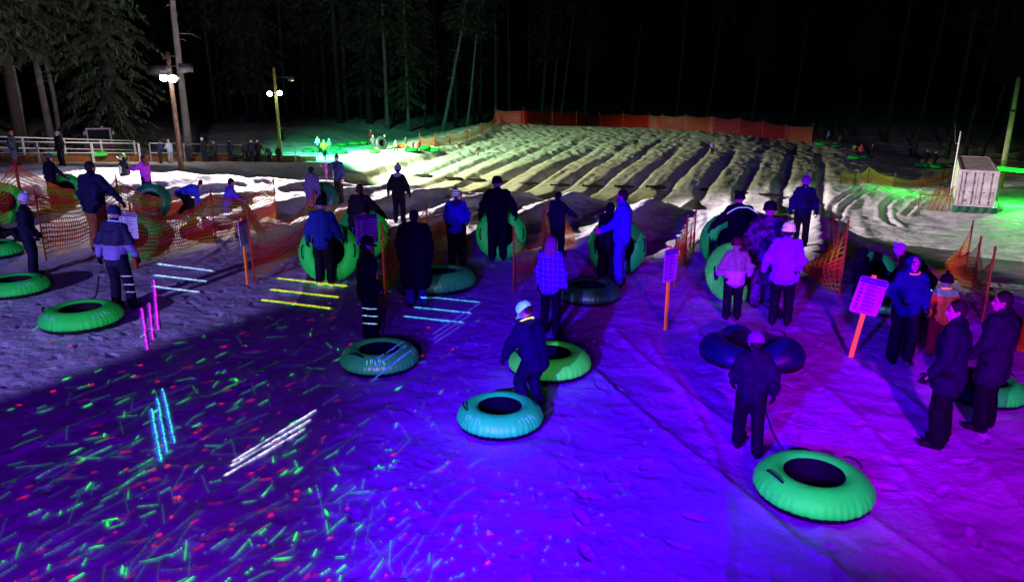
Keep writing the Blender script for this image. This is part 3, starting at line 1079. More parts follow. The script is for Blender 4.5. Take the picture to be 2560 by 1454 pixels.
def hand_mesh(side, voxel=.0055):
    """right hand: wrist at the origin, fingers along -z, palm facing -x, thumb forward (+y)"""
    s = side
    b = MB()
    b.capsule((0, .012, -.01), (0, .022, -.085), .026, .022, 10, 3)
    b.capsule((0, -.012, -.01), (0, -.022, -.08), .026, .021, 10, 3)
    for i, (y, L_, c) in enumerate(((.033, .070, .25), (.011, .080, .35), (-.011, .074, .42), (-.032, .058, .5))):
        p = Vector((0, y, -.09)); a = c
        r = .0115 - .0008 * i
        for k, f in enumerate((.45, .32, .26)):
            q = p + Vector((-s * math.sin(a), 0, -math.cos(a))) * L_ * f
            b.capsule(p, q, r, r * .93, 8, 3)
            p = q; a += c * .9; r *= .93
    p0 = Vector((-s * .006, .022, -.028)); p1 = p0 + Vector((-s * .018, .032, -.026)); p2 = p1 + Vector((-s * .014, .012, -.032))
    b.capsule(p0, p1, .015, .0125, 8, 3); b.capsule(p1, p2, .0125, .0105, 8, 3)
    b.capsule((0, 0, .03), (0, 0, -.01), .031, .027, 10, 3)
    return fuse(b, voxel, 2)


HAND = {1: hand_mesh(1), -1: hand_mesh(-1)}
HAND_LO = {1: hand_mesh(1, .010), -1: hand_mesh(-1, .010)}


def ik(a, c, l1, l2, pole):
    a, c = Vector(a), Vector(c)
    d = c - a
    L_ = min(d.length, (l1 + l2) * .998)
    d = d.normalized()
    c = a + d * L_
    x = (l1 * l1 - l2 * l2 + L_ * L_) / (2 * L_)
    h = math.sqrt(max(0, l1 * l1 - x * x))
    p = Vector(pole); p = (p - d * p.dot(d))
    p = p.normalized() if p.length > 1e-6 else Vector((0, 1, 0))
    return a + d * x + p * h, c


def beanie_mesh():
    prof = [(.100, -.045), (.106, -.040), (.109, -.015), (.106, .008), (.100, .010), (.101, .03), (.094, .062), (.075, .092), (.045, .110), (.012, .117), (.001, .117)]
    def rib(a, i, r, z): return (r * (1 + .012 * math.sin(a * 28)), z)
    return MB().lathe(prof, 56, fn=rib).mesh("hat")


def pom_mesh():
    b = MB()
    rs = np.random.RandomState(5)
    b.ellip((0, 0, 0), (.034, .034, .034), None, 18, 12)
    v = [Vector(p) for p in b.v]
    b.v = [tuple(p * (1 + .28 * (rs.rand() - .5))) for p in v]
    return b.mesh("pompom", False)


def cap_mesh():
    b = MB()
    b.lathe([(.101, -.03), (.104, -.01), (.102, .03), (.086, .075), (.05, .10), (.001, .108)], 32)
    vs, fs = [], []
    for i in range(13):
        a = math.pi * (.12 + .76 * i / 12)
        for k in range(4):
            rr = .098 + .075 * k / 3 * math.sin(a)
            vs.append((rr * math.cos(a) * (1 - .08 * k / 3), rr * math.sin(a), -.012 - .020 * (k / 3) ** 2 - .012 * abs(math.cos(a))))
    for i in range(12):
        for k in range(3):
            q = i * 4 + k
            fs += [(q, q + 4, q + 5, q + 1)]
    b.add(vs, fs)
    return b.mesh("cap")


HATS = {"beanie": beanie_mesh(), "pom": beanie_mesh(), "cap": cap_mesh()}
POM = pom_mesh()


def rumple(me, amp, seed=0):
    """cloth folds: push the surface in and out along its normals"""
    n = len(me.vertices)
    co = np.empty(n * 3, np.float32); no = np.empty(n * 3, np.float32)
    me.vertices.foreach_get('co', co); me.vertices.foreach_get('normal', no)
    co = co.reshape(-1, 3); no = no.reshape(-1, 3)
    a = np.arctan2(co[:, 1], co[:, 0])
    f = vnoise(co[:, 0] * 7 + co[:, 1] * 6, co[:, 2] * 15, seed) + .6 * vnoise(co[:, 0] * 13 - co[:, 1] * 12, co[:, 2] * 24, seed + 3) + .8 * vnoise(co[:, 0] * 5 + 9, co[:, 1] * 5 + co[:, 2] * 5, seed + 5)
    co = co + no * (f * amp)[:, None].astype(np.float32)
    me.vertices.foreach_set('co', co.ravel()); me.update()
    return me


def rule(m):
    return m if isinstance(m, bpy.types.Material) else cloth(m)


def make_person(name, P, H, yaw, label, pose=None, jacket=BLACK, trousers=BLACK, hat=None, hatc=BLACK, hood=None, hair=None, longhair=False,
                coat=0.0, puff=1.14, bag=1.12, face=0, glovec=None, hands=True, voxel=.022, group=None, fl_jacket=False, fl_hat=False,
                boots=True, bare=False, pomc=None, mask=None, scarf=None, wide=1.0, hoodc=None):
    ps = dict(hip=(0, 0, .945), lean=.04, side=0, tw=0, hl=(-.07, .02, -.53), hr=(.07, .02, -.53), fl=(-.12, 0, 0), fr=(.12, 0, 0), hy=0, hp=-.05, ey=(0, -1, 0), kn=(0, 1, .0), floor=True)
    if pose: ps.update(pose)
    k = H / 1.75
    hk = (1 + max(0, 1.75 - H) * .38)         # children: larger head
    hip = Vector(ps['hip'])
    U = Vector((math.sin(ps['side']), math.sin(ps['lean']), math.cos(ps['lean']))).normalized()
    Rx = Vector((math.cos(ps['tw']), math.sin(ps['tw']), 0))
    Rx = (Rx - U * Rx.dot(U)).normalized()
    Fw = U.cross(Rx)
    sc = hip + U * .50
    sh = {-1: sc - Rx * .175 * wide, 1: sc + Rx * .175 * wide}
    nk = sc + U * .07 + Fw * .01
    Uh = (U * .6 + Vector((0, 0, 1)) * .4).normalized()
    q = Quaternion((0, 0, 1), ps['hy']) @ Quaternion((1, 0, 0), ps['hp'])
    hc = nk + Uh * .145 * (.7 + .3 * hk) + Fw * .015
    Hm = Matrix(((Rx.x, Fw.x, Uh.x), (Rx.y, Fw.y, Uh.y), (Rx.z, Fw.z, Uh.z))) @ q.to_matrix()
    el, wr = {}, {}
    for s, key in ((-1, 'hl'), (1, 'hr')):
        h = Vector(ps[key])
        t = sh[s] + Rx * h.x + Fw * h.y + Vector((0, 0, h.z))
        el[s], wr[s] = ik(sh[s], t, .285, .255, Rx * s * .45 + Vector(ps['ey']) + Vector((0, 0, -.2)))
    hj, kn, an = {}, {}, {}
    Rh = Vector((math.cos(ps['tw'] * .4), math.sin(ps['tw'] * .4), 0))
    for s, key in ((-1, 'fl'), (1, 'fr')):
        hj[s] = hip + Rh * s * .095
        f = Vector(ps[key][:3]) + Vector((0, 0, .085))
        kn[s], an[s] = ik(hj[s], f, .44, .425, Vector(ps['kn']) + Vector((s * .12, 0, 0)))

    def sc3(p): return tuple(Vector(p) * k)

    def cap(b, p, q_, ra, rb, n=12): b.capsule(sc3(p), sc3(q_), ra * k, rb * k, n, 4)

    # --- body: one continuous skin
    b = MB()
    for s in (-1, 1):
        cap(b, hip + Rh * s * .07, sc + Rx * s * .09 - U * .08, .095, .10)
        cap(b, sh[s], el[s], .048, .040); cap(b, el[s], wr[s], .040, .028)
        cap(b, wr[s], wr[s] + (wr[s] - el[s]).normalized() * .07, .028, .026)
        cap(b, hj[s], kn[s], .080, .056); cap(b, kn[s], an[s], .054, .038)
        tz = Vector(ps['fl' if s < 0 else 'fr'])
        cap(b, an[s] + Vector((0, -.03, -.045)), an[s] + Vector((0, .12, -.05)), .032, .028)
    cap(b, sh[-1] + Rx * .02, sh[1] - Rx * .02, .055, .055)
    cap(b, sc - U * .03, nk + Uh * .04, .07, .052)
    def hp(x, y, z): return hc + Hm @ (Vector((x, y, z)) * hk)
    b.ellip(sc3(hp(0, -.012, .028)), (.079 * hk * k, .097 * hk * k, .088 * hk * k), Hm, 18, 12)
    b.ellip(sc3(hp(0, .020, -.045)), (.060 * hk * k, .066 * hk * k, .068 * hk * k), Hm, 16, 10)
    cap(b, hp(0, .06, -.098), hp(0, .055, -.085), .024 * hk, .03 * hk)
    b.capsule(sc3(hp(0, .083, .012)), sc3(hp(0, .103, -.030)), .010 * hk * k, .016 * hk * k, 8, 3)
    for s in (-1, 1):
        b.ellip(sc3(hp(s * .079, -.008, -.015)), (.012 * hk * k, .02 * hk * k, .032 * hk * k), Hm, 8, 6)
        b.ellip(sc3(hp(s * .032, .068, .030)), (.028 * hk * k, .016 * hk * k, .010 * hk * k), Hm, 8, 6)
    cap(b, nk, hc - Uh * .03, .05, .05)
    cap(b, hp(-.018, .082, -.066), hp(.018, .082, -.066), .010 * hk, .010 * hk)
    me = fuse(b, (.0105 if face else .014) * max(k, .7) * (voxel / .022), 2)
    body = link(name, me, M_SKIN)
    body.location = P
    body.rotation_euler = (0, 0, yaw)
    tag(body, label, "person", group)
    if face:
        for s in (-1, 1):
            e = MB(); e.ellip(sc3(hp(s * .032, .080, .010)), (.013 * hk * k, .008 * hk * k, .008 * hk * k), Hm, 8, 6)
            e.build("eye", M_EYE, body)
    # --- trousers
    b = MB()
    for s in (-1, 1):
        cap(b, hip + Rh * s * .06 + U * .04, hj[s] + (kn[s] - hj[s]) * .08, .115 * bag, .112 * bag)
        cap(b, hj[s], kn[s], .108 * bag, .082 * bag); cap(b, kn[s], an[s] + Vector((0, 0, .03)), .082 * bag, .075 * bag)
    tr = link("trousers", rumple(fuse(b, voxel * max(k, .65), 3), .010 * k, sum(map(ord, label)) % 89), rule(trousers), body)
    # --- jacket
    b = MB()
    J = puff
    for s in (-1, 1):
        cap(b, hip + Rh * s * .055 - U * .04, sc + Rx * s * .075 * wide - U * .10, .128 * J, .132 * J)
        cap(b, sh[s] - Rx * s * .02, el[s], .076 * J, .066 * J)
        cap(b, el[s], wr[s] - (wr[s] - el[s]).normalized() * .02, .066 * J, .052 * J)
        # folds at the elbows and waist
        cap(b, el[s] - Rx * s * .01, el[s] + Rx * s * .01, .072 * J, .072 * J)
    cap(b, sh[-1] + Rx * .03, sh[1] - Rx * .03, .082 * J, .082 * J)
    cap(b, hip + Fw * .03 + U * .10, sc - U * .14 + Fw * .03, .11 * J, .115 * J)
    cap(b, sc + U * .00, nk + Uh * .035, .085, .072)
    if coat:
        for s in (-1, 1):
            cap(b, hip + Rh * s * .06, hip + Rh * s * .075 + (kn[s] - hj[s]).normalized() * coat * .98, .13 * J, .145 * J)
        cap(b, hip, hip + ((kn[1] - hj[1]) + (kn[-1] - hj[-1])).normalized() * coat, .13 * J, .14 * J)
    if hoodc is not None:
        h2 = MB()
        h2.ellip(sc3(nk - Fw * .085 + U * .0), (.125 * k, .085 * k, .085 * k), Hm, 14, 8)
        h2.capsule(sc3(nk - Fw * .05 - Rx * .08), sc3(nk + Fw * .07 - Rx * .05 - U * .03), .05 * k, .04 * k)
        h2.capsule(sc3(nk - Fw * .05 + Rx * .08), sc3(nk + Fw * .07 + Rx * .05 - U * .03), .05 * k, .04 * k)
        link("hood", rumple(fuse(h2, voxel * max(k, .65) * .8, 2), .02 * k, 5), rule(hoodc), body)
    if hood == 'down':
        b.ellip(sc3(nk - Fw * .085 + U * .0), (.105 * k, .07 * k, .07 * k), Hm, 14, 8)
    if hood == 'up':
        b.ellip(sc3(hp(0, -.035, .018)), (.107 * hk * k, .108 * hk * k, .128 * hk * k), Hm, 18, 12)
        cap(b, hp(0, -.03, -.06), nk - Fw * .02, .095, .10)
    jk = link("jacket", rumple(fuse(b, voxel * max(k, .65) * .9, 3), .030 * k, sum(map(ord, label)) % 97), rule(jacket), body)
    if fl_jacket: uvglow(jk)
    # --- boots, gloves
    if boots:
        for s in (-1, 1):
            b = MB()
            f = an[s]
            dn = Vector((0, 0, -1))
            cap(b, f + Vector((0, -.01, .08)), f + Vector((0, -.02, -.02)), .066, .060)
            cap(b, f + Vector((0, -.035, -.035)), f + Vector((s * .02, .15, -.042)), .05, .043)
            cap(b, f + Vector((0, -.03, -.06)), f + Vector((s * .02, .15, -.06)), .042, .038)
            link("boot", fuse(b, .02 * max(k, .6), 2), M_BOOT, body)
    if hands:
        for s in (-1, 1):
            g = link("glove" if not bare else "hand", (HAND if voxel < .03 else HAND_LO)[s], M_SKIN if bare else (rule(glovec) if glovec else M_GLOVE), body, own=True)
            d = (wr[s] - el[s]).normalized()
            z = -d
            y = Fw - z * Fw.dot(z)
            if y.length < .2: y = Vector((0, 0, 1)) - z * z.z
            y.normalize()
            x = y.cross(z)
            g.matrix_local = Matrix.Translation(Vector(wr[s]) * k) @ Matrix(((x.x, y.x, z.x), (x.y, y.y, z.y), (x.z, y.z, z.z))).to_4x4() @ Matrix.Scale(k * 1.12, 4)
    # --- hair and hat
    hm4 = Matrix.Translation(Vector(hc) * k) @ Hm.to_4x4() @ Matrix.Scale(k * hk, 4)
    if hair is not None:
        b = MB()
        b.ellip(sc3(hp(0, -.022, .038)), ((.083 if hat else .090) * hk * k, (.094 if hat else .098) * hk * k, (.078 if hat else .092) * hk * k), Hm, 18, 12)
        b.ellip(sc3(hp(0, -.052, -.01)), (.083 * hk * k, .06 * hk * k, .075 * hk * k), Hm, 14, 10)
        if longhair:
            for x in (-.06, -.02, .03, .065):
                cap(b, hp(x, -.065, 0), hp(x * 1.2, -.10 - .01 * math.sin(x * 90), -.30 - .04 * math.sin(x * 70)), .045, .026)
            for s in (-1, 1):
                cap(b, hp(s * .075, 0, .01), hp(s * .095, .0, -.20), .026, .022)
        link("hair", fuse(b, .012 * max(k, .7) * (voxel / .022), 1), hair, body)
    if hat:
        h = link("hat", HATS[hat], rule(hatc), body, own=True)
        h.matrix_local = hm4 @ Matrix.Translation((0, -.006, .040)) @ Matrix.Rotation(-.10, 4, 'X') @ Matrix.Scale(1.06, 4)
        if fl_hat: uvglow(h)
        if hat == "pom":
            p_ = link("pompom", POM, rule(pomc or hatc), h, own=True)
            p_.location = (0, -.01, .138)
            if fl_hat: uvglow(p_)
    if mask is not None:
        b = MB()
        b.ellip(sc3(hp(0, .035, -.055)), (.066 * hk * k, .070 * hk * k, .048 * hk * k), Hm, 16, 10)
        m_ = b.build("face_mask", rule(mask), body)
    if scarf is not None:
        pts = [sc3(nk + Uh * .02 + (Rx * math.cos(a) + Fw * math.sin(a)) * .10 - Vector((0, 0, .02 * math.sin(a)))) for a in np.linspace(0, 2 * math.pi, 17)[:-1]]
        MB().tube(pts, .011 * k, 6, closed=True).build("glow_necklace", scarf, body)
    return body


def person(px, py, top, yaw, label, dist=None, hmul=1.0, **kw):
    """feet at the photo point (px, py) on the snow, head top on photo row top"""
    P = on_ground(px, py) if dist is None else at_depth(px, py, dist)
    if dist is not None: P.z = gz1(P.x, P.y)
    # pose may lower the head: hmul corrects
    h = top_height(P, top) * hmul
    return make_person("person", P, h, yaw, label, **kw)

# ------------------------------------------------------------------ the crowd in the lanes
LAV = (.35, .28, .55); BLUE = (.014, .035, .26); BRIGHTBLUE = (.06, .16, .90)
J_BAND = zbands("navy_jacket_with_band", [(0, (.012, .014, .06)), (.50, (.012, .014, .06)), (.505, (.30, .25, .55)), (.64, (.012, .014, .06))], 2, .5)
HAT_STRIPE = zbands("striped_knit", [(0, (.55, .50, .65)), (.5, (.10, .04, .22))], 2, 26, repeat=True)
HAT_STRIPE2 = zbands("blue_striped_knit", [(0, (.75, .75, .85)), (.5, (.02, .03, .20))], 2, 18, repeat=True)
COAT_PINK = zbands("pink_jacket_with_dark_yoke", [(0, (.42, .010, .85)), (.62, (.20, .006, .20))], 2, 1.0 / 1.55)


def plaid():
    m = bpy.data.materials.new("plaid_flannel"); m.use_nodes = True
    N, L = nodes(m); b = N["Principled BSDF"]; b.inputs["Roughness"].default_value = .85
    tc = N.new("ShaderNodeTexCoord"); sp = N.new("ShaderNodeSeparateXYZ"); L.new(tc.outputs["Object"], sp.inputs[0])

    def mth(op, a, bb):
        q = N.new("ShaderNodeMath"); q.operation = op
        for i, s in enumerate((a, bb)):
            if isinstance(s, (int, float)): q.inputs[i].default_value = s
            else: L.new(s, q.inputs[i])
        return q.outputs[0]
    xy = mth('ADD', sp.outputs[0], mth('MULTIPLY', sp.outputs[1], .8))
    acc = None
    for src, sc_, w in ((xy, 10.5, .16), (sp.outputs[2], 10.5, .16), (xy, 21, .10), (sp.outputs[2], 21, .10)):
        l_ = mth('LESS_THAN', mth('FRACT', mth('MULTIPLY', src, sc_), 0), w)
        acc = l_ if acc is None else mth('ADD', acc, l_)
    cr = N.new("ShaderNodeValToRGB"); e = cr.color_ramp.elements
    e[0].color = (.05, .04, .34, 1); e[1].color = (.85, .80, 1, 1); e[1].position = .8
    L.new(mth('MULTIPLY', acc, .45), cr.inputs[0]); L.new(cr.outputs[0], b.inputs["Base Color"])
    return m


def camo():
    m = bpy.data.materials.new("camouflage_cloth"); m.use_nodes = True
    N, L = nodes(m); b = N["Principled BSDF"]; b.inputs["Roughness"].default_value = .85
    tc = N.new("ShaderNodeTexCoord"); nz = N.new("ShaderNodeTexNoise")
    nz.inputs["Scale"].default_value = 9; nz.inputs["Detail"].default_value = 6; nz.inputs["Roughness"].default_value = .7
    L.new(tc.outputs["Object"], nz.inputs["Vector"])
    cr = N.new("ShaderNodeValToRGB"); cr.color_ramp.interpolation = 'CONSTANT'
    e = cr.color_ramp.elements
    e[0].color = (.02, .015, .03, 1); e[1].color = (.09, .06, .14, 1); e[1].position = .47
    q = e.new(.56); q.color = (.24, .17, .32, 1); q = e.new(.62); q.color = (.03, .02, .05, 1); q = e.new(.70); q.color = (.45, .36, .52, 1)
    L.new(nz.outputs["Fac"], cr.inputs[0]); L.new(cr.outputs[0], b.inputs["Base Color"])
    return m


G_RED = glow("red_glow_stick", (1, .03, .10), 1.6)
G_YEL = glow("yellow_glow_stick", (1, .75, .10), 1.6)
G_BLUE = glow("blue_glow_stick", (.10, .12, 1), 1.6)
G_GREEN = glow("green_glow_stick", (.05, 1, .30), 1.6)
G_ORANGE = glow("orange_glow_stick", (1, .16, .05), 1.6)

sit = dict(hip=(0, 0, .48), lean=-.25, fl=(-.18, .62, .12), fr=(.18, .62, .12), hl=(-.20, .10, -.38), hr=(.20, .10, -.38))

# left
person(86, 690, 490, R(-65), "person in dark navy clothes and a white knitted hat at the left edge", jacket=NAVYC, trousers=(.008, .010, .03), hat="pom", hatc=(.72, .66, .80), pose=dict(hp=-.35, hl=(-.04, .12, -.50), hr=(.03, .12, -.50)), face=1, hair=M_HAIRB)
snow_tube(drop(40, 733), "green tube lying at the left edge by the feet of the white knitted hat", M_GREEN, 1.28, .4, marks=M_PRINT)
make_person("person", drop(4, 628, .0), 1.6, R(-75), "dark figure reclining in a green tube, cut by the left edge", pose=sit, jacket=NAVYC, hood='up')
snow_tube(drop(-14, 640), "green tube cut by the left edge under the reclining figure", M_GREEN, 1.35, .2)
person(140, 520, 388, R(-20), "person in a navy coat and grey cap behind the upper left net", jacket=NAVYC, hat="cap", hatc=(.12, .10, .14), hair=M_HAIRD, pose=dict(hr=(.22, .2, -.40)))
snow_tube(drop(172, 512), "green tube standing upright beside the grey cap", M_GREEN, 1.2, 0, tilt=(R(25), 1.3), hi=False)
snow_tube(drop(15, 552), "yellow green tube standing behind the leftmost net", M_LIME, 1.3, 0, tilt=(R(40), 1.25), hi=False)
person(254, 628, 408, R(-6), "tall person in navy jacket and tan trousers seen from behind", jacket=(.010, .013, .055), trousers=(.36, .15, .035), hair=M_HAIRD, hood='down', pose=dict(hr=(.24, .16, -.44), hy=-.3), puff=1.2, wide=1.1)
snow_tube(drop(352, 640), "dim green tube standing behind the long orange net", M_GREEN, 1.2, 0, tilt=(R(15), 1.3), hi=False)
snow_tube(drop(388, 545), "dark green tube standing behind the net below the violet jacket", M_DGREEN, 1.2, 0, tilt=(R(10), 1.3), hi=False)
person(374, 508, 390, R(75), "child in a glowing violet jacket with auburn hair, pointing left", jacket=(.72, .05, .85), trousers=(.01, .01, .05), hair=M_HAIRR, longhair=True, pose=dict(hl=(-.10, .42, -.12), hr=(.05, .40, -.10)), fl_jacket=True)
make_person("person", drop(468, 540), 1.75, R(-70), "person in a bright blue jacket bending over in the lane", pose=dict(hip=(0, -.12, .80), lean=1.25, hl=(-.05, .30, -.42), hr=(.05, .30, -.42), fl=(-.14, -.25, 0), fr=(.14, .15, 0), hp=.3), jacket=(.05, .06, .80), trousers=BLACK, hair=M_HAIRD, puff=1.2, bag=1.2)
make_person("person", drop(572, 546), 1.9, R(-55), "person in a violet blue jacket sitting behind the long net", pose=dict(hip=(0, 0, .36), lean=.25, fl=(-.15, .60, 0), fr=(.15, .60, 0), hl=(-.1, .3, -.3), hr=(.2, .35, -.25)), jacket=(.16, .10, .80), hair=M_HAIRD, voxel=.024)

j = person(308, 768, 524, R(-12), "man in a navy jacket with a lavender back band, pulling a green tube", jacket=J_BAND, trousers=(.008, .009, .025), hat="beanie", hatc=(.02, .02, .10), scarf=G_BLUE,
           pose=dict(lean=.14, fl=(-.10, -.02, 0), fr=(.26, -.06, .0), hl=(-.16, -.04, -.51), hr=(.10, .08, -.50)), puff=1.2, wide=1.1)
snow_tube(drop(208, 812), "green tube with black hole pulled by the man with the lavender band", M_GREEN, 1.36, .5, marks=M_PRINT, rope_to=at_depth(247, 690, j.location.y))

# left of centre
person(786, 552, 420, R(-15), "person in a grey lavender coat seen from behind, left of the waving person", hood='down', jacket=(.20, .17, .30), trousers=(.02, .02, .05), hair=M_HAIRD, coat=.32, puff=1.2)
person(850, 508, 388, R(150), "person in a dark blue coat holding up a child in a pink hood", jacket=(.03, .04, .16), trousers=BLACK, hair=M_HAIRD, face=1, pose=dict(hr=(.30, .25, -.05)), bare=True)
make_person("person", at_depth(817, 452, 27.0), .62, R(100), "small child in a pink hood carried by the person in the dark blue coat", jacket=(.75, .12, .5), trousers=(.5, .1, .4), hood='up', hands=False, boots=False, fl_jacket=True)
snow_tube(drop(815, 540), "dim green tube standing behind the waving person", M_DGREEN, 1.15, 0, tilt=(R(-25), 1.3), hi=False)
person(999, 557, 417, R(-8), "person in a black jacket with lilac hood and striped bobble hat", jacket=BLACK, hat="pom", hatc=HAT_STRIPE, pomc=(.05, .03, .08), hoodc=(.42, .36, .55), hair=M_HAIRD, pose=dict(hl=(-.16, .02, -.50), hr=(.16, .02, -.50)), puff=1.2)
person(815, 712, 502, R(-4), "boy in a blue jacket and black trousers with his back turned", hood='down', jacket=BLUE, trousers=BLACK, hat="beanie", hatc=BLACK, pose=dict(hl=(-.16, .03, -.50), hr=(.20, .05, -.47)), puff=1.25, bag=1.3)
snow_tube(drop(830, 694), "large green tube standing upright in front of the boy in the blue jacket", M_GREEN, 1.34, 0, tilt=(R(8), 1.25))
person(906, 655, 465, R(-10), "person in a black jacket and blue jeans holding an upright tube", hood='down', jacket=BLACK, trousers=(.03, .04, .22), hair=M_HAIRD, pose=dict(lean=.12, hr=(.28, .22, -.36)), puff=1.2, wide=1.1)
snow_tube(drop(915, 642), "green tube standing behind the tilted rule board", M_GREEN, 1.36, 0, tilt=(R(-10), 1.3))
j = person(924, 848, 598, R(-60), "dark figure in a flat cap behind the teal tube, face turned right", jacket=BLACK, trousers=BLACK, hat="cap", hatc=BLACK, face=1, hair=M_HAIRD, coat=.15, pose=dict(hr=(.08, .10, -.50), hy=-.3))
snow_tube(drop(950, 914), "dull teal tube crossed by blue laser lines at the dark figure's feet", mat("dull_teal_cover", (.012, .15, .10), .4, .1, 3.0, .12, 5.0, .4), 1.2, 1.0, rope_to=at_depth(962, 770, j.location.y), marks=M_PRINT)
person(1042, 768, 530, R(-5), "bulky person in a long black coat and pale blue shoes", jacket=BLACK, trousers=(.05, .05, .25), hair=M_HAIRD, coat=.42, puff=1.5, wide=1.15)
tt = snow_tube(drop(1092, 726), "long dark green double tube behind the bulky black coat", mat("sea_green_cover", (.010, .15, .07), .45, .1, 3.0, .12, 5.0, .4), 1.72, R(25), squash=.72)
person(1143, 662, 480, R(0), "person in a bright blue jacket with blue striped bobble hat", jacket=BRIGHTBLUE, trousers=BLACK, hat="pom", hatc=HAT_STRIPE2, hoodc=(.10, .07, .14), pomc=(.02, .02, .06), pose=dict(hl=(-.06, .25, -.44), hr=(.06, .25, -.44)), puff=1.25, bag=1.35, fl_jacket=False, fl_hat=True)
person(1244, 650, 448, R(5), "broad person all in black before an upright green tube", hood='down', jacket=BLACK, trousers=BLACK, hat="beanie", hatc=BLACK, pose=dict(hl=(-.16, .15, -.48), hr=(.20, .10, -.46)), puff=1.35, bag=1.2, wide=1.1)
snow_tube(drop(1252, 640), "green tube standing behind the broad person in black", M_GREEN, 1.28, 0, tilt=(R(5), 1.3))
person(1392, 645, 483, R(-35), "dark person holding one hand out beside the narrow net", hood='down', jacket=(.02, .016, .03), trousers=BLACK, hair=M_HAIRD, longhair=False, pose=dict(hr=(.18, .34, -.30)), puff=1.2)
person(1374, 838, 597, R(-28), "blond woman in a glowing blue plaid jacket and black trousers", jacket=plaid(), trousers=BLACK, hair=M_HAIRB, longhair=True, pose=dict(hr=(.10, -.02, -.52)), puff=1.18, bag=1.0, face=1)
snow_tube(drop(1470, 748), "dark grey tube lying behind the plaid jacket with one teal patch", mat("charcoal_tube", (.012, .05, .045), .4, .1, 3.0, .12, 5.0, .4), 1.3, .6)
person(1550, 714, 478, R(70), "man in a royal blue jacket, jeans and face mask in profile", jacket=(.05, .05, .75), trousers=(.05, .07, .45), hair=M_HAIRD, face=1, mask=(.05, .06, .45), pose=dict(hl=(-.14, .30, -.36), hr=(.0, .30, -.40), lean=.0), puff=1.2, bare=True, bag=1.05)
make_person("person", drop(1512, 696), 1.72, R(-40), "person in black half hidden beside the man in the royal blue jacket", pose=dict(lean=.22, hl=(-.1, .3, -.40), hr=(.12, .25, -.42)), jacket=BLACK, hood='up', puff=1.25, bag=1.25, coat=.2)
snow_tube(drop(1536, 680), "green tube standing behind the man in the royal blue jacket", M_GREEN, 1.36, 0, tilt=(R(8), 1.3))
j = person(1330, 1030, 748, R(35), "child in dark clothes with a bright cyan cap bending towards a tube", jacket=(.012, .010, .045), trousers=(.008, .008, .03), hat="cap", hatc=(.20, .60, .95), hair=M_HAIRR, scarf=G_YEL, fl_hat=True, pose=dict(lean=.38, hp=-.45, hy=.4, hl=(-.1, .25, -.42), hr=(.1, .2, -.45), hip=(0, -.08, .86)), puff=1.2, bag=1.2, hmul=1.0)
snow_tube(drop(1374, 926), "lime green tube half shaded by the child in the cyan cap", M_LIME, 1.25, .3)
snow_tube(drop(1250, 1060), "teal tube with dark hole in the middle of the foreground", M_TEAL, 1.10, .2, marks=M_PRINT)

# right
j = person(1836, 688, 488, R(5), "person in black with a glowing blue stripe across the shoulders", jacket=BLACK, trousers=BLACK, hat="beanie", hatc=BLACK, puff=1.3, wide=1.15, pose=dict(hl=(-.3, .2, -.40), hr=(.28, .1, -.42)))
k = j.dimensions.z / 1.75
pts = []
for a in np.linspace(-1, 1, 13):
    pts.append((a * .33 * k, (-.16 + .02 * abs(a)) * k, (1.505 - .20 * max(0, abs(a) - .25) ** 1.4) * k))
MB().tube(pts, .011, 6).build("glow_stripe", glow("blue_white_piping", (.22, .25, 1), 1.3), j)
snow_tube(drop(1806, 668), "green tube standing left of the glowing blue stripe", M_GREEN, 1.36, 0, tilt=(R(12), 1.3))
person(1904, 768, 513, R(-6), "large person in purple lit camouflage coat and black hat", jacket=camo(), trousers=camo(), hat="beanie", hatc=BLACK, puff=1.4, bag=1.3, wide=1.15, pose=dict(hl=(-.14, .12, -.50), hr=(.14, .12, -.50)))
person(1828, 798, 604, R(-4), "child in a glowing pink jacket and dark red hat", jacket=COAT_PINK, trousers=BLACK, hat="beanie", hatc=(.10, .01, .03), pose=dict(hl=(-.16, .10, -.46), hr=(.16, .12, -.44)), puff=1.35, bag=1.2, fl_jacket=True)
snow_tube(drop(1822, 744), "bright lime tube standing in front of the child in the pink jacket", M_LIME, 1.22, 0, tilt=(R(10), 1.3))
person(1948, 812, 566, R(-20), "woman in a lavender jacket and pink knitted hat", hood='down', jacket=(.42, .30, .85), trousers=BLACK, hat="beanie", hatc=(.80, .42, .60), hair=M_HAIRD, pose=dict(hl=(-.18, .03, -.50), hr=(.06, .15, -.46)), puff=1.2, bag=1.1, fl_hat=True, coat=.05)
person(1998, 615, 446, R(165), "masked person in a navy coat with striped bobble hat facing the crowd", hood='down', jacket=(.012, .015, .10), trousers=(.012, .012, .03), hat="pom", hatc=HAT_STRIPE, mask=(.015, .015, .05), face=1, hair=M_HAIRD, pose=dict(hl=(-.14, .05, -.50), hr=(.14, .05, -.50)), puff=1.3)
snow_tube(drop(1870, 900), "navy lumpy tube on the snow behind the small child in the cap", M_NAVY, 1.42, .4, meshes=TUBE_LUMP, fluor=False)
j = person(1866, 1128, 846, R(-8), "small child in dark clothes with a shining blue topped cap", jacket=(.010, .007, .026), trousers=BLACK, hat="cap", hatc=zbands("two_tone_cap", [(0, (.22, .05, .22)), (.44, (.35, .45, .95))], 2, 5.0), pose=dict(fr=(.10, -.22, 0), fl=(-.12, .12, 0), hr=(.12, -.04, -.50), hl=(-.06, .2, -.45), hp=-.2), hair=M_HAIRD, puff=1.2, bag=1.2)
snow_tube(drop(2028, 1240), "large green tube in the right foreground towed by the small child", M_GREEN, 1.20, .3, rope_to=at_depth(1902, 970, j.location.y))

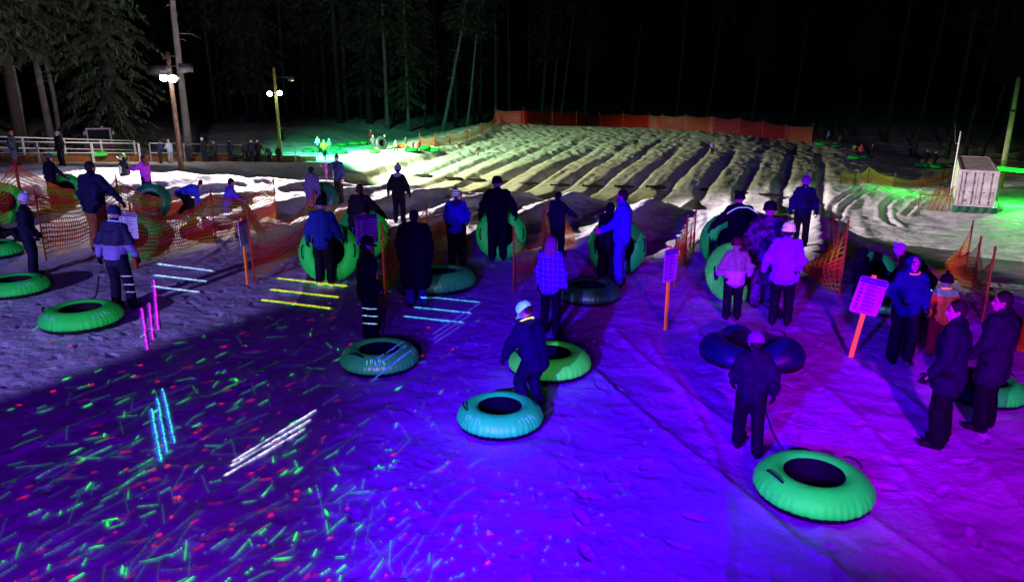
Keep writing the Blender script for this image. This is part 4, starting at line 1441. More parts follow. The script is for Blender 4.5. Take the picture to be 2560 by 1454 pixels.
person(2246, 905, 644, R(172), "child in a blue jacket with a red glowing necklace", jacket=(.008, .018, .15), trousers=BLACK, hood='up', face=1, scarf=G_RED, pose=dict(hl=(-.04, .20, -.44), hr=(.04, .26, -.32)), puff=1.2, bag=1.25)
make_person("person", drop(2290, 800), 1.72, R(60), "hunched person in a black coat and white fluffy hat behind the blue jacket", pose=dict(hip=(0, -.05, .78), lean=.75, fl=(-.15, .05, 0), fr=(.15, -.2, 0), hl=(-.05, .3, -.4), hr=(.05, .35, -.35), hp=-.2), jacket=BLACK, hat="pom", hatc=(.65, .60, .72), puff=1.45, bag=1.2, wide=1.1)
make_person("person", drop(2218, 770), 1.5, R(70), "dark figure lounging on a tube behind the rightmost rule sign", pose=dict(hip=(0, 0, .50), lean=-.45, fl=(-.15, .6, .25), fr=(.15, .6, .25), hl=(-.15, .2, -.3), hr=(.15, .2, -.3)), jacket=BLACK, hat="beanie", hatc=BLACK)
make_person("person", drop(2143, 758), 1.1, R(10), "toddler in a round black hood beside the rightmost rule sign", jacket=BLACK, hood='up', puff=1.2)
snow_tube(drop(2225, 775), "dark grey green tube under the lounging figure on the right", M_DGREEN, 1.4, .8)
snow_tube(drop(2180, 716), "small green tube standing behind the toddler in black", M_GREEN, .85, 0, tilt=(R(-20), 1.2), hi=False)
j = person(2338, 892, 697, R(-15), "child in a red snowsuit and tall black hat with glowing collar", jacket=zbands("red_suit_grey_yoke", [(0, (.55, .02, .02)), (.64, (.25, .22, .28))], 2, 1.0 / 1.65), trousers=(.45, .02, .02), hat="pom", hatc=BLACK, scarf=G_ORANGE, puff=1.3, bag=1.3, fl_jacket=True)
gs = MB().bar((0, 0, 0), (.16, .03, -.02), .016, 8).build("glow_stick", G_GREEN)
gs.location = at_depth(2306, 724, j.location.y - .25)
tag(gs, "short green glow stick held beside the child in red", "glow stick")
person(2346, 1112, 748, R(48), "man in a dark navy coat with short black hair, face turned left", jacket=(.009, .008, .032), trousers=(.003, .003, .006), hair=M_HAIRD, face=1, coat=.12, pose=dict(hl=(-.12, .12, -.48), hr=(.10, .10, -.50), hy=.5), hmul=.97, puff=1.25, bag=1.25, wide=1.08)
person(2458, 1072, 726, R(40), "person in a dark purple coat behind the man with short black hair", jacket=(.016, .010, .034), trousers=(.003, .003, .006), hair=M_HAIRD, face=1, coat=.2, pose=dict(hl=(-.10, .2, -.45), hr=(.10, .14, -.48), hy=.5), hmul=.97, puff=1.3, bag=1.2, wide=1.1)
snow_tube(drop(2456, 992), "small green tube half hidden by the two people in dark coats", M_GREEN, 1.05, .4)
cp = drop(2572, 870)
t = empty("marker_cone", cp, 0, label="tall red padded marker at the right edge", cat="marker")
MB().lathe([(.30, 0), (.30, .05), (.17, .07), (.15, .5), (.11, 1.1), (.07, 1.5), (.05, 1.62), (.005, 1.63)], 24).build("cone", mat("red_vinyl", (.55, .03, .015), .5), t)
uvglow(t.children[0])
MB().lathe([(.36, 0), (.36, .04), (.31, .055), (.30, .055)], 4).build("foot", M_RUBBER, t, smooth=False)

# ------------------------------------------------------------------ rule signs
M_SIGNW = mat("white_sign_board", (.80, .78, .80), .4, .05, 3.0, .05)
M_SIGNB = mat("blue_sign_header", (.03, .03, .22), .4)
M_PICT = mat("dark_print", (.03, .02, .12), .5)
M_TXT = mat("grey_print", (.30, .26, .42), .5)
M_ORPOST = mat("fluorescent_orange_post", (.95, .19, .015), .45, .08, 4.0, .1)
M_ORPOST2 = mat("fluorescent_red_orange_post", (.95, .10, .04), .45, .08, 4.0, .1)


def rule_sign(P, H, yaw, roll, label, w=.46, h=.64, post=M_ORPOST, npict=7, lean=0.0, fl=False):
    t = empty("rule_sign", P, yaw, label=label, cat="sign")
    t.rotation_euler = (0, lean, yaw)
    o = MB().box((0, .025, H * .48), (.075, .030, H * .96 + .2)).build("post", post, t, smooth=False); uvglow(o)
    # rounded board, facing -y
    r = .045
    out = []
    for cx, cz, a0 in ((w / 2 - r, h / 2 - r, 0), (-w / 2 + r, h / 2 - r, 90), (-w / 2 + r, -h / 2 + r, 180), (w / 2 - r, -h / 2 + r, 270)):
        for k in range(6):
            a = R(a0 + 18 * k); out.append((cx + r * math.cos(a), cz + r * math.sin(a)))
    n = len(out)
    vs = [(x, -.006, z) for x, z in out] + [(x, .006, z) for x, z in out]
    fs = [tuple(reversed(range(n))), tuple(range(n, 2 * n))] + [(i, (i + 1) % n, n + (i + 1) % n, n + i) for i in range(n)]
    fs = [fs[0], fs[1]] + [tuple(reversed(f)) for f in fs[2:]]
    bd = MB().add(vs, fs).build("board", M_SIGNW, t, smooth=False)
    bd.location = (0, 0, H - h / 2); bd.rotation_euler = (0, roll, 0)
    if fl: uvglow(bd)
    hd = MB().box((0, -.008, h / 2 - .055), (w - .03, .004, .085)).build("header", M_SIGNB, bd, smooth=False)
    cu = bpy.data.curves.new("heading", 'FONT'); cu.body = "ICE TUBING RULES"; cu.size = .052; cu.align_x = 'CENTER'; cu.align_y = 'CENTER'; cu.extrude = .0005
    tx = bpy.data.objects.new("heading", cu); COL.objects.link(tx)
    tm = bpy.data.meshes.new_from_object(tx.evaluated_get(bpy.context.evaluated_depsgraph_get()))
    bpy.data.objects.remove(tx)
    tx = link("heading", tm, M_SIGNW, bd); tx.location = (0, -.0115, h / 2 - .056); tx.rotation_euler = (math.pi / 2, 0, 0)
    rs = np.random.RandomState(len(label))
    step = (h - .15) / npict
    tl = MB()
    for i in range(npict):
        z = h / 2 - .135 - step * i
        pb = MB()
        x0, s_ = -w / 2 + .075, step * .34
        kind = i % 4
        if kind == 0: pts = [(-1.2, .8), (-.4, .5), (0, .9), (.5, .5), (1.2, .8), (.7, -.3), (.2, -1), (-.5, -.7)]
        elif kind == 1: pts = [(-1, -.9), (1, -.9), (.5, .1), (.1, 1), (-.4, .2)]
        elif kind == 2: pts = [(-1.1, -.8), (1.1, -.8), (.9, .8), (-.9, .8)]
        else: pts = [(-1.1, -.9), (1.2, -.9), (1.1, .1), (.3, .0), (-.2, .9), (-.9, .6)]
        m_ = len(pts)
        pb.add([(x0 + a * s_ * 1.1, -.0075, z + c * s_) for a, c in pts], [tuple(range(m_))])
        pb.build("pictogram", M_PICT, bd, smooth=False)
        for q in range(3):
            wd = (w - .20) * (.55 + .42 * rs.rand()) * (.55 if q == 0 else 1)
            zz = z + step * (.28 - .26 * q)
            x1 = -w / 2 + .15
            tl.add([(x1, -.0075, zz - .007), (x1 + wd, -.0075, zz - .007), (x1 + wd, -.0075, zz + .007), (x1, -.0075, zz + .007)], [(0, 1, 2, 3)])
    tl.build("printed_text", M_TXT, bd, smooth=False)
    return t


def sign(px, py, top, yaw, roll, label, **kw):
    P = on_ground(px, py)
    return rule_sign(P, top_height(P, top), yaw, roll, label, **kw)


sign(2126, 898, 692, R(-8), R(4), "white rule sign on an orange red post, nearest the right edge", post=M_ORPOST2, lean=R(8), w=.44, h=.60)
sign(1667, 820, 622, R(48), R(2), "turned rule sign on a bright orange post right of centre", w=.44, h=.60)
sign(337, 672, 531, R(-6), R(2), "rule board behind the man with the lavender band", w=.46, h=.62, post=M_POST)
sign(950, 738, 530, R(38), R(9), "tilted rule board in front of the upright tube", w=.50, h=.62, post=M_POST, lean=R(-9))
sign(622, 708, 550, R(84), R(-3), "rule sign seen edge on with an orange post base at the left", w=.44, h=.56)

# ------------------------------------------------------------------ people and tubes far off
pg = at_depth(310, 418, 36.5); pg.z = gz1(pg.x, pg.y)
t = empty("penguin_figure", pg, R(155), label="black and white penguin figure with raised wings and green hat", cat="figure")
b = MB(); b.lathe([(.02, .03), (.20, .06), (.27, .25), (.28, .45), (.23, .70), (.15, .84), (.16, .95), (.13, 1.06), (.05, 1.12), (.003, 1.13)], 24); b.build("body", mat("black_figure", (.012, .012, .016), .5), t)
b = MB(); b.ellip((0, .085, .42), (.20, .215, .34)); b.build("belly", mat("white_figure", (.75, .75, .72), .5), t)
b = MB(); b.ellip((0, .10, .97), (.10, .09, .09)); b.build("face", mat("pale_face", (.70, .72, .60), .5), t)
b = MB(); b.tube([(0, .17, .95), (0, .27, .93)], [.035, .008], 8); b.build("beak", mat("orange_beak", (.7, .3, .02), .5), t)
for s in (-1, 1):
    b = MB(); b.capsule((s * .17, 0, .78), (s * .42, .03, 1.02), .07, .035); b.build("wing", mat("black_wing", (.012, .012, .016), .5), t)
    b = MB(); b.ellip((s * .13, .22, .04), (.12, .20, .045)); b.build("foot", mat("yellow_foot", (.75, .45, .05), .5), t)
h_ = MB(); h_.lathe([(.145, 1.03), (.15, 1.06), (.13, 1.13), (.07, 1.19), (.003, 1.21)], 24); h_.build("hat", mat("green_hat", (.20, .50, .05), .6), t)

# dim snow vehicle parked under the left firs
vp = at_depth(250, 345, 58); vp.z = gz1(vp.x, vp.y)
t = empty("snow_vehicle", vp, R(18), label="dim parked snow vehicle with a framed cab window under the left firs", cat="vehicle")
M_VEH = mat("dim_vehicle_paint", (.06, .03, .03), .5, .3, 2.0); M_VFR = mat("grey_cab_frame", (.30, .27, .30), .5, .2, 3.0); M_VGL = mat("dark_cab_glass", (.01, .01, .014), .1, .1, 3.0, 0)
b = MB(); b.box((0, 1.3, .80), (2.1, 3.6, .75)); b.box((0, -.55, .62), (1.9, .5, .5)); b.build("body", M_VEH, t, smooth=False)
b = MB(); b.box((0, .45, 1.72), (1.62, 1.3, 1.06)); b.build("cab", M_VEH, t, smooth=False)
for sx in (-1, 1):
    MB().box((sx * .80, -.23, 1.72), (.10, .08, 1.08)).build("cab_frame", M_VFR, t, smooth=False)
    tr_ = MB(); tr_.box((sx * .95, .9, .30), (.55, 3.9, .56)); tr_.build("track", M_RUBBER, t, smooth=False)
    MB().ellip((sx * .98, -.20, 1.95), (.10, .06, .16), None, 10, 8).build("mirror", M_VFR, t)
MB().box((0, -.23, 2.28), (1.72, .09, .10)).build("cab_frame", M_VFR, t, smooth=False)
MB().box((0, -.205, 1.74), (1.50, .02, .96)).build("windscreen", M_VGL, t, smooth=False)
MB().lathe([(.09, 2.27), (.09, 2.40), (.05, 2.46), (.004, 2.47)], 12, (.15, .4, 0)).build("beacon", M_VFR, t)
# far figures: four standing poses built once, then copied with their parts
PROTO = []
for i, ps in enumerate((dict(hl=(-.12, .05, -.5), hr=(.12, .05, -.5)), dict(hl=(-.05, .3, -.35), hr=(.05, .3, -.35), lean=.1),
                        dict(fl=(-.12, .25, 0), fr=(.12, -.2, 0), hl=(-.2, .15, -.42), hr=(.25, .1, -.42)), dict(hip=(0, -.1, .86), lean=.85, hl=(-.05, .2, -.45), hr=(.1, .3, -.4)))):
    PROTO.append(dict(pose=ps))
_pm = {}


def far_person(px, py, top, yaw, jc, tc, hc_, label, pose=0, dist=None, group=None):
    P = on_ground(px, py) if dist is None else at_depth(px, py, dist)
    if dist is not None: P.z = gz1(P.x, P.y)
    H = min(2.0, max(.85, top_height(P, top)))
    if pose not in _pm:
        o = make_person("person", P, 1.75, yaw, label, pose=PROTO[pose]['pose'], jacket=jc, trousers=tc, hat="beanie", hatc=hc_, voxel=.036, puff=1.3, bag=1.2)
        for c in o.children:
            for s in c.material_slots:
                m_ = s.material; s.link = 'OBJECT'; s.material = m_
        _pm[pose] = o
    else:
        o = copy_tree(_pm[pose])
        o["label"] = label
    o.scale = (H / 1.75,) * 3
    o.location = P; o.rotation_euler = (0, 0, yaw)
    for c in o.children:
        n = c.name.split('.')[0]
        if n in ("jacket", "trousers", "hat"):
            c.material_slots[0].material = cloth({"jacket": jc, "trousers": tc, "hat": hc_}[n])
    return o


WHT = (.7, .68, .66); DK = (.015, .015, .022); RED = (.55, .03, .03)
far_person(36, 398, 329, R(-80), (.10, .09, .12), (.22, .22, .28), (.75, .22, .08), "person in an orange hat behind the white railing at far left", 0, 43)
far_person(155, 398, 330, R(150), (.02, .018, .02), DK, (.50, .40, .28), "person in a tan hat behind the white railing", 0, 43)
for a in ((402, 403, 352, R(-60), (.02, .02, .09), DK, DK, "navy figure leaning at the start of the grey railing", 1, 52), (428, 402, 350, R(60), (.35, .40, .55), (.25, .24, .25), (.25, .2, .2), "person in a pale blue jacket left of the lamp pole foot", 1, 54),
          (474, 402, 360, R(10), DK, DK, DK, "slim dark figure at the lift right of the first lamp pole", 0, 57), (512, 402, 346, R(80), DK, DK, WHT, "dark figure in a white hat facing left at the lift", 0, 58),
          (539, 402, 355, R(40), (.03, .02, .02), DK, (.3, .28, .28), "stooping dark figure with grey hair at the lift", 1, 60), (577, 402, 349, R(-20), (.015, .016, .03), DK, DK, "tall dark figure with arms folded at the lift", 1, 61),
          (616, 402, 356, R(20), (.02, .02, .03), DK, DK, "short dark figure left of the two pale hats at the lift", 0, 63), (631, 402, 352, R(0), (.02, .02, .06), DK, (.8, .6, .5), "figure with a cream hat at the lift", 0, 63),
          (647, 402, 352, R(10), DK, DK, (.8, .75, .72), "stout figure with a white hat left of the green lamp pole", 2, 64), (675, 402, 360, R(50), (.04, .09, .08), DK, (.1, .16, .14), "greenish figure leaning left of the green lamp pole", 3, 65),
          (697, 402, 366, R(0), DK, DK, DK, "dark child in front of the green lamp pole", 0, 65),
          (707, 353, 320, R(0), DK, DK, (.2, .2, .2), "black figure on the snow bank behind the green lamp pole", 0)):
    far_person(*a)
for a in ((797, 381, 342, R(160), (.55, .75, .68), DK, (.6, .15, .08), "person in a mint green top and red hat", 1), (812, 392, 352, R(20), (.50, .75, .02), DK, (.3, .3, .3), "child in a yellow green vest", 2),
          (824, 383, 348, R(-10), (.10, .12, .11), (.08, .1, .09), (.5, .6, .5), "grey coated figure beside the yellow green vest", 0), (813, 402, 372, R(0), DK, (.2, .25, .2), DK, "dark figure by the end of the grey railing", 2),
          (929, 362, 325, R(170), RED, (.45, .06, .04), (.6, .3, .25), "person in a red coat standing highest on the field", 0), (934, 374, 340, R(20), (.06, .07, .07), (.05, .06, .06), (.4, .5, .4), "dark figure in front of the red coat", 2),
          (964, 372, 339, R(90), (.02, .03, .03), DK, WHT, "dark figure holding a black tube upright", 0), (991, 380, 349, R(60), (.72, .66, .60), (.05, .05, .05), DK, "person in a white jacket walking on the field", 2),
          (1015, 371, 343, R(0), (.06, .05, .04), (.2, .16, .12), DK, "dark figure right of the orange tube", 1), (1033, 373, 353, R(-10), (.18, .03, .04), DK, WHT, "child in a dark red jacket and white hat", 0),
          (1048, 379, 352, R(40), (.50, .03, .05), DK, (.08, .03, .03), "child in a red jacket between the green tubes", 2),
          (1194, 388, 361, R(-70), (.07, .03, .03), (.20, .10, .06), (.3, .15, .15), "stooping figure at the left foot of the far hill", 3), (1587, 373, 341, R(-40), (.03, .02, .02), (.24, .16, .08), WHT, "bending figure in tan trousers on the far hill", 3),
          (1780, 385, 353, R(10), (.55, .30, .90), DK, DK, "child in a violet jacket climbing the far hill", 0),
          (2068, 357, 328, R(-90), (.12, .16, .35), DK, (.4, .45, .55), "figure in pale blue beside the end of the red fence", 1), (2098, 362, 338, R(-60), (.12, .03, .02), DK, DK, "dim red brown figure right of the pale blue one", 1),
          (2133, 378, 364, R(-90), (.55, .75, .02), (.2, .3, .02), DK, "small crouching figure in bright yellow", 3), (2150, 394, 362, R(170), (.75, .08, .10), DK, (.5, .1, .08), "child in a red jacket on the dark right field", 0),
          (2178, 397, 362, R(150), DK, DK, (.3, .3, .32), "black figure beside the child in red on the dark field", 1), (2313, 415, 376, R(180), DK, DK, (.3, .3, .3), "left of two black figures near the container", 0),
          (2335, 415, 380, R(170), DK, DK, (.45, .45, .45), "right of two black figures near the container", 0)):
    far_person(*a)
for (a, c, lb, m_, dia) in ((856, 365, "far green tube left of the red coat", M_GREEN, 1.3), (886, 363, "far green tube nearest the red coat, on its left", M_GREEN, 1.6), (905, 361, "yellowish far tube behind the red coat", M_LIME, 1.3),
                            (917, 374, "far green ring left of the dark figure below the red coat", M_GREEN, 1.3), (937, 382, "lowest far green tube below the red coat", M_LIME, 1.2), (836, 375, "far green tube right of the grey coated figure", M_GREEN, 1.3),
                            (852, 384, "dark green far tube right of the yellow green vest", M_DGREEN, 1.4), (829, 386, "dark green far tube at the feet of the grey coat", M_DGREEN, 1.3), (792, 379, "far green tube behind the mint green top", M_GREEN, 1.3), (770, 381, "far green tube left of the mint green top", M_DGREEN, 1.3),
                            (1028, 379, "far green tube right of the white jacket", M_GREEN, 1.4), (1060, 374, "far green tube left of the outermost one by the orange fence", M_GREEN, 1.5), (1084, 380, "outermost far green tube by the orange fence", M_GREEN, 1.5), (1004, 369, "orange far tube by the net fence", mat("orange_tube", (.55, .16, .02), .5), 1.3),
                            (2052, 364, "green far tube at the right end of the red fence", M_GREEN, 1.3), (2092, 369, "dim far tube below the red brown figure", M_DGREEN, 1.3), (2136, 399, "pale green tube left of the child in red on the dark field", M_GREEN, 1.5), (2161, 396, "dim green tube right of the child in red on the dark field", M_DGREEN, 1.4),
                            (2306, 418, "pale green tube under the two black figures", M_GREEN, 1.5), (2340, 421, "green tube right of the two black figures", M_GREEN, 1.5)):
    snow_tube(drop(a, c), lb, m_, dia, a * .1, hi=False, fluor=False, group="tubes on the far field")
snow_tube(drop(953, 374), "black tube held upright on the far field", M_GREY, 1.45, 0, tilt=(R(40), 1.35), hi=False, fluor=False, group="tubes on the far field")

# ------------------------------------------------------------------ forest
M_BARK = mat("pale_bark", (.13, .12, .11), .9, .35, 2.0, .6, 7.0)
M_BARKD = mat("dark_bark", (.035, .028, .022), .9, .35, 2.0, .6, 7.0)

M_BARKV = mat("unlit_bark", (.022, .022, .026), .9, .5, 1.2, .6, 7.0)  # bark darkened to stand for trunks the floodlights miss


def foliage(name, c):
    m = mat(name, c, .75, .55, .45, 0)
    return m


M_FIR = foliage("fir_needles", (.055, .065, .040))
M_FIRD = foliage("unlit_fir_needles", (.018, .022, .016))  # darker copy of the needles, lack of light put into the colour
M_FIR2 = foliage("spruce_needles", (.050, .075, .045))


def crown_mesh(h0, h1, rad, seed, droop=.35, dens=1.0, taper=.85):
    """whorls of drooping boughs, each bough a spine with many hanging needle sprays"""
    rs = np.random.RandomState(seed)
    vs, fs = [], []

    def card(p, d, L_, w, sag):
        d = d.normalized()
        sd = Vector((-d.y, d.x, 0))
        if sd.length < .1: sd = Vector((1, 0, 0))
        sd = (sd.normalized() + Vector((0, 0, rs.uniform(-.7, .7)))).normalized()
        n = len(vs)
        q = p + d * L_ * .5 + Vector((0, 0, -sag * .3)); e = p + d * L_ + Vector((0, 0, -sag))
        vs.extend([p - sd * w * .3, p + sd * w * .3, q + sd * w, q - sd * w, e])
        fs.append((n, n + 1, n + 2, n + 3)); fs.append((n + 3, n + 2, n + 4))
    z = h0
    while z < h1:
        f = (z - h0) / (h1 - h0)
        Lm = rad * (1 - f) ** taper * (.55 + .45 * min(1, f * 6 + .3))
        nb = int(rs.randint(5, 8))
        a0 = rs.rand() * 6.28
        for i in range(nb):
            if rs.rand() < .10: continue
            a = a0 + 6.28 * i / nb + rs.uniform(-.35, .35)
            L_ = Lm * rs.uniform(.55, 1.15)
            d = Vector((math.cos(a), math.sin(a), 0))
            z0 = z + rs.uniform(-.25, .25)
            m_ = max(4, int(L_ * 3.4 * dens))
            for k in range(m_):
                t = (k + .6) / m_
                p = d * L_ * t + Vector((0, 0, z0 - droop * L_ * t ** 1.6 + .12 * L_ * t * (1 - t)))
                for s in (-1, 1):
                    b_ = a + s * rs.uniform(.4, 1.15)
                    dd = Vector((math.cos(b_), math.sin(b_), rs.uniform(-.5, .0)))
                    card(p, dd, rs.uniform(.5, 1.0) * (.55 + .35 * L_ / max(rad, .1)), rs.uniform(.09, .19), rs.uniform(.15, .5))
                if rs.rand() < .5: card(p, Vector((d.x * .2, d.y * .2, -1)), rs.uniform(.4, .9), rs.uniform(.07, .14), 0)
        z += rs.uniform(.42, .62) * (1 + .5 * (1 - f)) / dens ** .5
    me = bpy.data.meshes.new("crown")
    me.from_pydata([tuple(v) for v in vs], [], fs)
    me.update()
    return me


def trunk_mesh(h, r, seed, stubs=10, s0=.15, bend=.0):
    rs = np.random.RandomState(seed)
    b = MB()
    n = 12
    pts = [(bend * math.sin(i / n * 3) + rs.uniform(-.05, .05), rs.uniform(-.05, .05), h * i / n) for i in range(n + 1)]
    b.tube(pts, [r * (1 - .80 * (i / n)) * (1.25 if i == 0 else 1) for i in range(n + 1)], 10)
    for i in range(stubs):
        z = h * rs.uniform(s0, .75); a = rs.rand() * 6.28; L_ = rs.uniform(.5, 1.8)
        k = z / h * n; j = min(int(k), n - 1)
        p = Vector(pts[j]).lerp(Vector(pts[j + 1]), k - j)
        b.tube([p, p + Vector((math.cos(a) * L_ * .6, math.sin(a) * L_ * .6, .02)), p + Vector((math.cos(a) * L_, math.sin(a) * L_, -.18 * L_))], [.045, .03, .008], 5)
    return b.mesh("trunk")


CR_BIG = [crown_mesh(2.6, 33, 6.2, 1, .42, 1.0), crown_mesh(8, 34, 5.2, 2, .40), crown_mesh(9, 33, 4.8, 3, .45)]
CR_MID = [crown_mesh(5, 30, 4.4, 4, .4, .8), crown_mesh(13, 31, 3.6, 5, .4, .8), crown_mesh(11, 34, 4.0, 6, .4, .75)]
CR_TOP = [crown_mesh(15, 27, 3.6, 7, .35, .9, .6), crown_mesh(18, 34, 3.2, 8, .4, .7)]
TR = [trunk_mesh(34, .42, 1), trunk_mesh(33, .30, 2, 18), trunk_mesh(32, .22, 3, 24, bend=.3), trunk_mesh(30, .30, 4, 30, bend=.2)]


def tree(px, py, d, label, trunk=0, crown=None, sc=1.0, lean=(0, 0), bark=None, leaf=None, yaw=None, name="fir_tree", group="trees of the forest"):
    p = at_depth(px, py, d)
    p.z = gz1(p.x, p.y) - .2
    t = empty(name, p, random.uniform(0, 6.28) if yaw is None else yaw, label=label, cat="tree", group=group)
    t.rotation_euler = (lean[1], lean[0], t.rotation_euler.z) if yaw is not None else t.rotation_euler
    if yaw is None and lean != (0, 0): t.rotation_euler = (lean[1], lean[0], 0)
    t.scale = (sc, sc, sc)
    link("trunk", TR[trunk], bark or M_BARKD, t, own=True)
    if crown is not None: link("crown", crown, leaf or M_FIR, t, own=True)
    return t


# large conifers at the left, near the lift
tree(288, 352, 66, "broad fir with wide drooping boughs left of the white lamp", 0, CR_BIG[0], .96, leaf=M_FIR)
tree(48, 350, 58, "tall dense fir filling the top left corner", 0, CR_BIG[1], 1.0)
tree(-60, 350, 54, "tall dense fir cut by the left edge", 0, CR_BIG[2], 1.0)
tree(128, 336, 62, "pale slim trunk left of its thinner neighbour, under the dense crowns", 1, CR_BIG[2], 1.0, (-.035, 0), M_BARK)
tree(150, 330, 64, "thinner pale trunk right of the first pale trunk, under the dense crowns", 2, CR_TOP[1], .95, (-.05, 0), M_BARK)
tree(62, 345, 61, "greyish trunk in the red tinged corner at the left", 2, CR_MID[1], .9, (-.02, 0), M_BARK)
tree(470, 356, 60, "tall pale trunk directly right of the white lamp pole", 1, CR_TOP[0], 1.0, (.006, 0), M_BARK, yaw=0)
tree(200, 335, 84, "dark fir between the pale trunks and the broad fir", 0, CR_MID[0], 1.0)
# middle
tree(1022, 335, 112, "green lit fir with full crown left of the leaning trunk", 1, CR_MID[0], .92, (0, 0), M_BARK, M_FIR2)
tree(1105, 318, 112, "pale trunk leaning right under a loose crown", 3, CR_TOP[0], 1.0, (.20, 0), M_BARK, M_FIR2)
tree(1168, 318, 114, "thin pale trunk leaning slightly right beside the strongly leaning one", 2, CR_TOP[0], .92, (.10, 0), M_BARK, M_FIR2)
tree(970, 335, 112, "straight pale trunk with bare stubs left of the green lit fir", 1, CR_MID[1], 1.1, (0, 0), M_BARK)
tree(1065, 330, 118, "dark fir behind the green lit one", 1, CR_MID[2], .8)
rs = np.random.RandomState(21)
rows = [(545, 110), (622, 112), (662, 114), (505, 118), (580, 122), (720, 116), (760, 122), (815, 118), (852, 112), (868, 116), (905, 118), (925, 114), (1000, 126), (640, 128), (780, 128), (1090, 126), (1140, 124)]
for i, (x, d) in enumerate(rows):
    tree(x, 335, d, "dim conifer trunk in the dark wood between the lamp poles and the hill", int(rs.randint(0, 4)), [CR_MID[1], CR_MID[2], CR_TOP[1], None, CR_MID[0]][int(rs.randint(0, 5))], rs.uniform(.9, 1.15), (rs.uniform(-.03, .05), 0), M_BARKV if i % 3 else M_BARKD)
rows = [(470, 125), (520, 130), (560, 118), (600, 132), (680, 126), (700, 134), (735, 130), (800, 124), (838, 132), (885, 128), (945, 122), (985, 118), (1045, 132), (1120, 134), (1200, 128), (1185, 136), (400, 120), (350, 124)]
for i, (x, d) in enumerate(rows):
    tree(x, 338, d, "dark leafy conifer filling the wood between the lamp poles and the hill", int(rs.randint(0, 3)), [CR_BIG[1], CR_MID[0], CR_MID[2]][i % 3], rs.uniform(.75, 1.1), (rs.uniform(-.03, .04), 0), M_BARKD, M_FIRD)
rows = [(1240, 118, 1, 0), (1275, 122, 2, 0), (1352, 124, 3, .05), (1376, 124, 2, .07), (1398, 120, 2, .10), (1318, 130, 1, .02), (1462, 132, 0, .03), (1575, 135, 2, .05), (1765, 132, 2, .06), (1690, 138, 1, .03), (1880, 136, 0, .04), (1980, 136, 1, .05)]
for i, (x, d, tr, ln) in enumerate(rows):
    tree(x, 318, d, "dim bluish trunk in the dark wood behind the red fence", tr, [CR_TOP[1], None, CR_MID[2], None][i % 4], .95, (ln, 0), M_BARKV, M_FIRD)
rows = [(2285, 96, 2, .06), (2370, 92, 1, .05), (2412, 88, 1, .07), (2455, 86, 2, .13), (2500, 100, 0, .08), (2560, 92, 0, .08), (2210, 112, 0, .06), (2130, 120, 1, .05)]
for i, (x, d, tr, ln) in enumerate(rows):
    tree(x, 370, d, "dim trunk in the dark wood behind the container", tr, [None, CR_TOP[1], None, CR_MID[2]][i % 4], .9, (ln, 0), M_BARKV, M_FIRD)

# ------------------------------------------------------------------ laser light on the snow, built as thin glowing meshes
bpy.context.view_layer.update()
DG = bpy.context.evaluated_depsgraph_get()
EYE = Vector((-.4, -.3, CAM_H - .1))          # the laser projector hangs beside the viewer
LASER = {}


def laser_mat(col, st):
    key = (col, st)
    if key not in LASER:
        m = glow("laser_light", col, st)
        m.node_tree.nodes["Principled BSDF"].inputs["Base Color"].default_value = (.3, .3, .3, 1)
        m.node_tree.nodes["Principled BSDF"].inputs["Roughness"].default_value = 1
        N, L = nodes(m)
        tc = N.new("ShaderNodeTexCoord"); nz = N.new("ShaderNodeTexNoise"); nz.inputs["Scale"].default_value = 22; nz.inputs["Detail"].default_value = 3
        L.new(tc.outputs["Object"], nz.inputs["Vector"])
        mr = N.new("ShaderNodeMapRange"); mr.inputs[1].default_value = .32; mr.inputs[2].default_value = .66
        mr.inputs[3].default_value = st * .35; mr.inputs[4].default_value = st * 1.35
        L.new(nz.outputs["Fac"], mr.inputs[0]); L.new(mr.outputs[0], N["Principled BSDF"].inputs["Emission Strength"])
        LASER[key] = m
    return LASER[key]


def strike(P):
    """a beam from the projector towards P lands on the first surface in its way"""
    d = (P - EYE)
    hit, loc, nor, idx, ob, mtx = S.ray_cast(DG, EYE, d.normalized(), distance=d.length + 30)
    if not hit: return None, None
    if nor.dot(d) > 0: nor = -nor
    return loc, nor


def beam_line(px0, px1, width, cols, label, group, n=64):
    """one drawn laser line: glowing mesh ribbons in place of light, lying on whatever the ray strikes"""
    A, B = on_ground(*px0), on_ground(*px1)
    runs, cur = [], []
    for q in np.linspace(0, 1, n):
        loc, nor = strike(A.lerp(B, q))
        if loc is None or (cur and (loc - cur[-1][0]).length > .45):
            if len(cur) > 1: runs.append(cur)
            cur = []
        if loc is not None: cur.append((loc, nor))
    if len(cur) > 1: runs.append(cur)
    if not runs: return
    runs = [r_ for r_ in runs if len(r_) > 5] or runs[:1]
    O = runs[0][0][0].copy()
    root = None
    for ci, (off, wf, col, st) in enumerate(cols):
        m = laser_mat(col, st)
        b = MB()
        for run in runs:
            vs = []
            for i, (p, nn) in enumerate(run):
                t = (run[min(i + 1, len(run) - 1)][0] - run[max(i - 1, 0)][0]).normalized()
                sd = t.cross(nn).normalized()
                w = width * wf * (.55 + .75 * random.random()) * .5 * min(1.0, .35 + min(i, len(run) - 1 - i) * .25)
                c = p + nn * (.012 + .003 * ci) + sd * off * width + sd * width * (.16 * math.sin(i * .5 + ci) * random.random() + random.uniform(-.14, .14))
                vs += [c - sd * w - O, c + sd * w - O]
            b.add(vs, [(2 * i, 2 * i + 1, 2 * i + 3, 2 * i + 2) for i in range(len(run) - 1)])
        o = b.build("laser_line" if ci == 0 else "fringe", m, root)
        if root is None:
            root = o; o.location = O
            tag(o, label, "laser line", group)


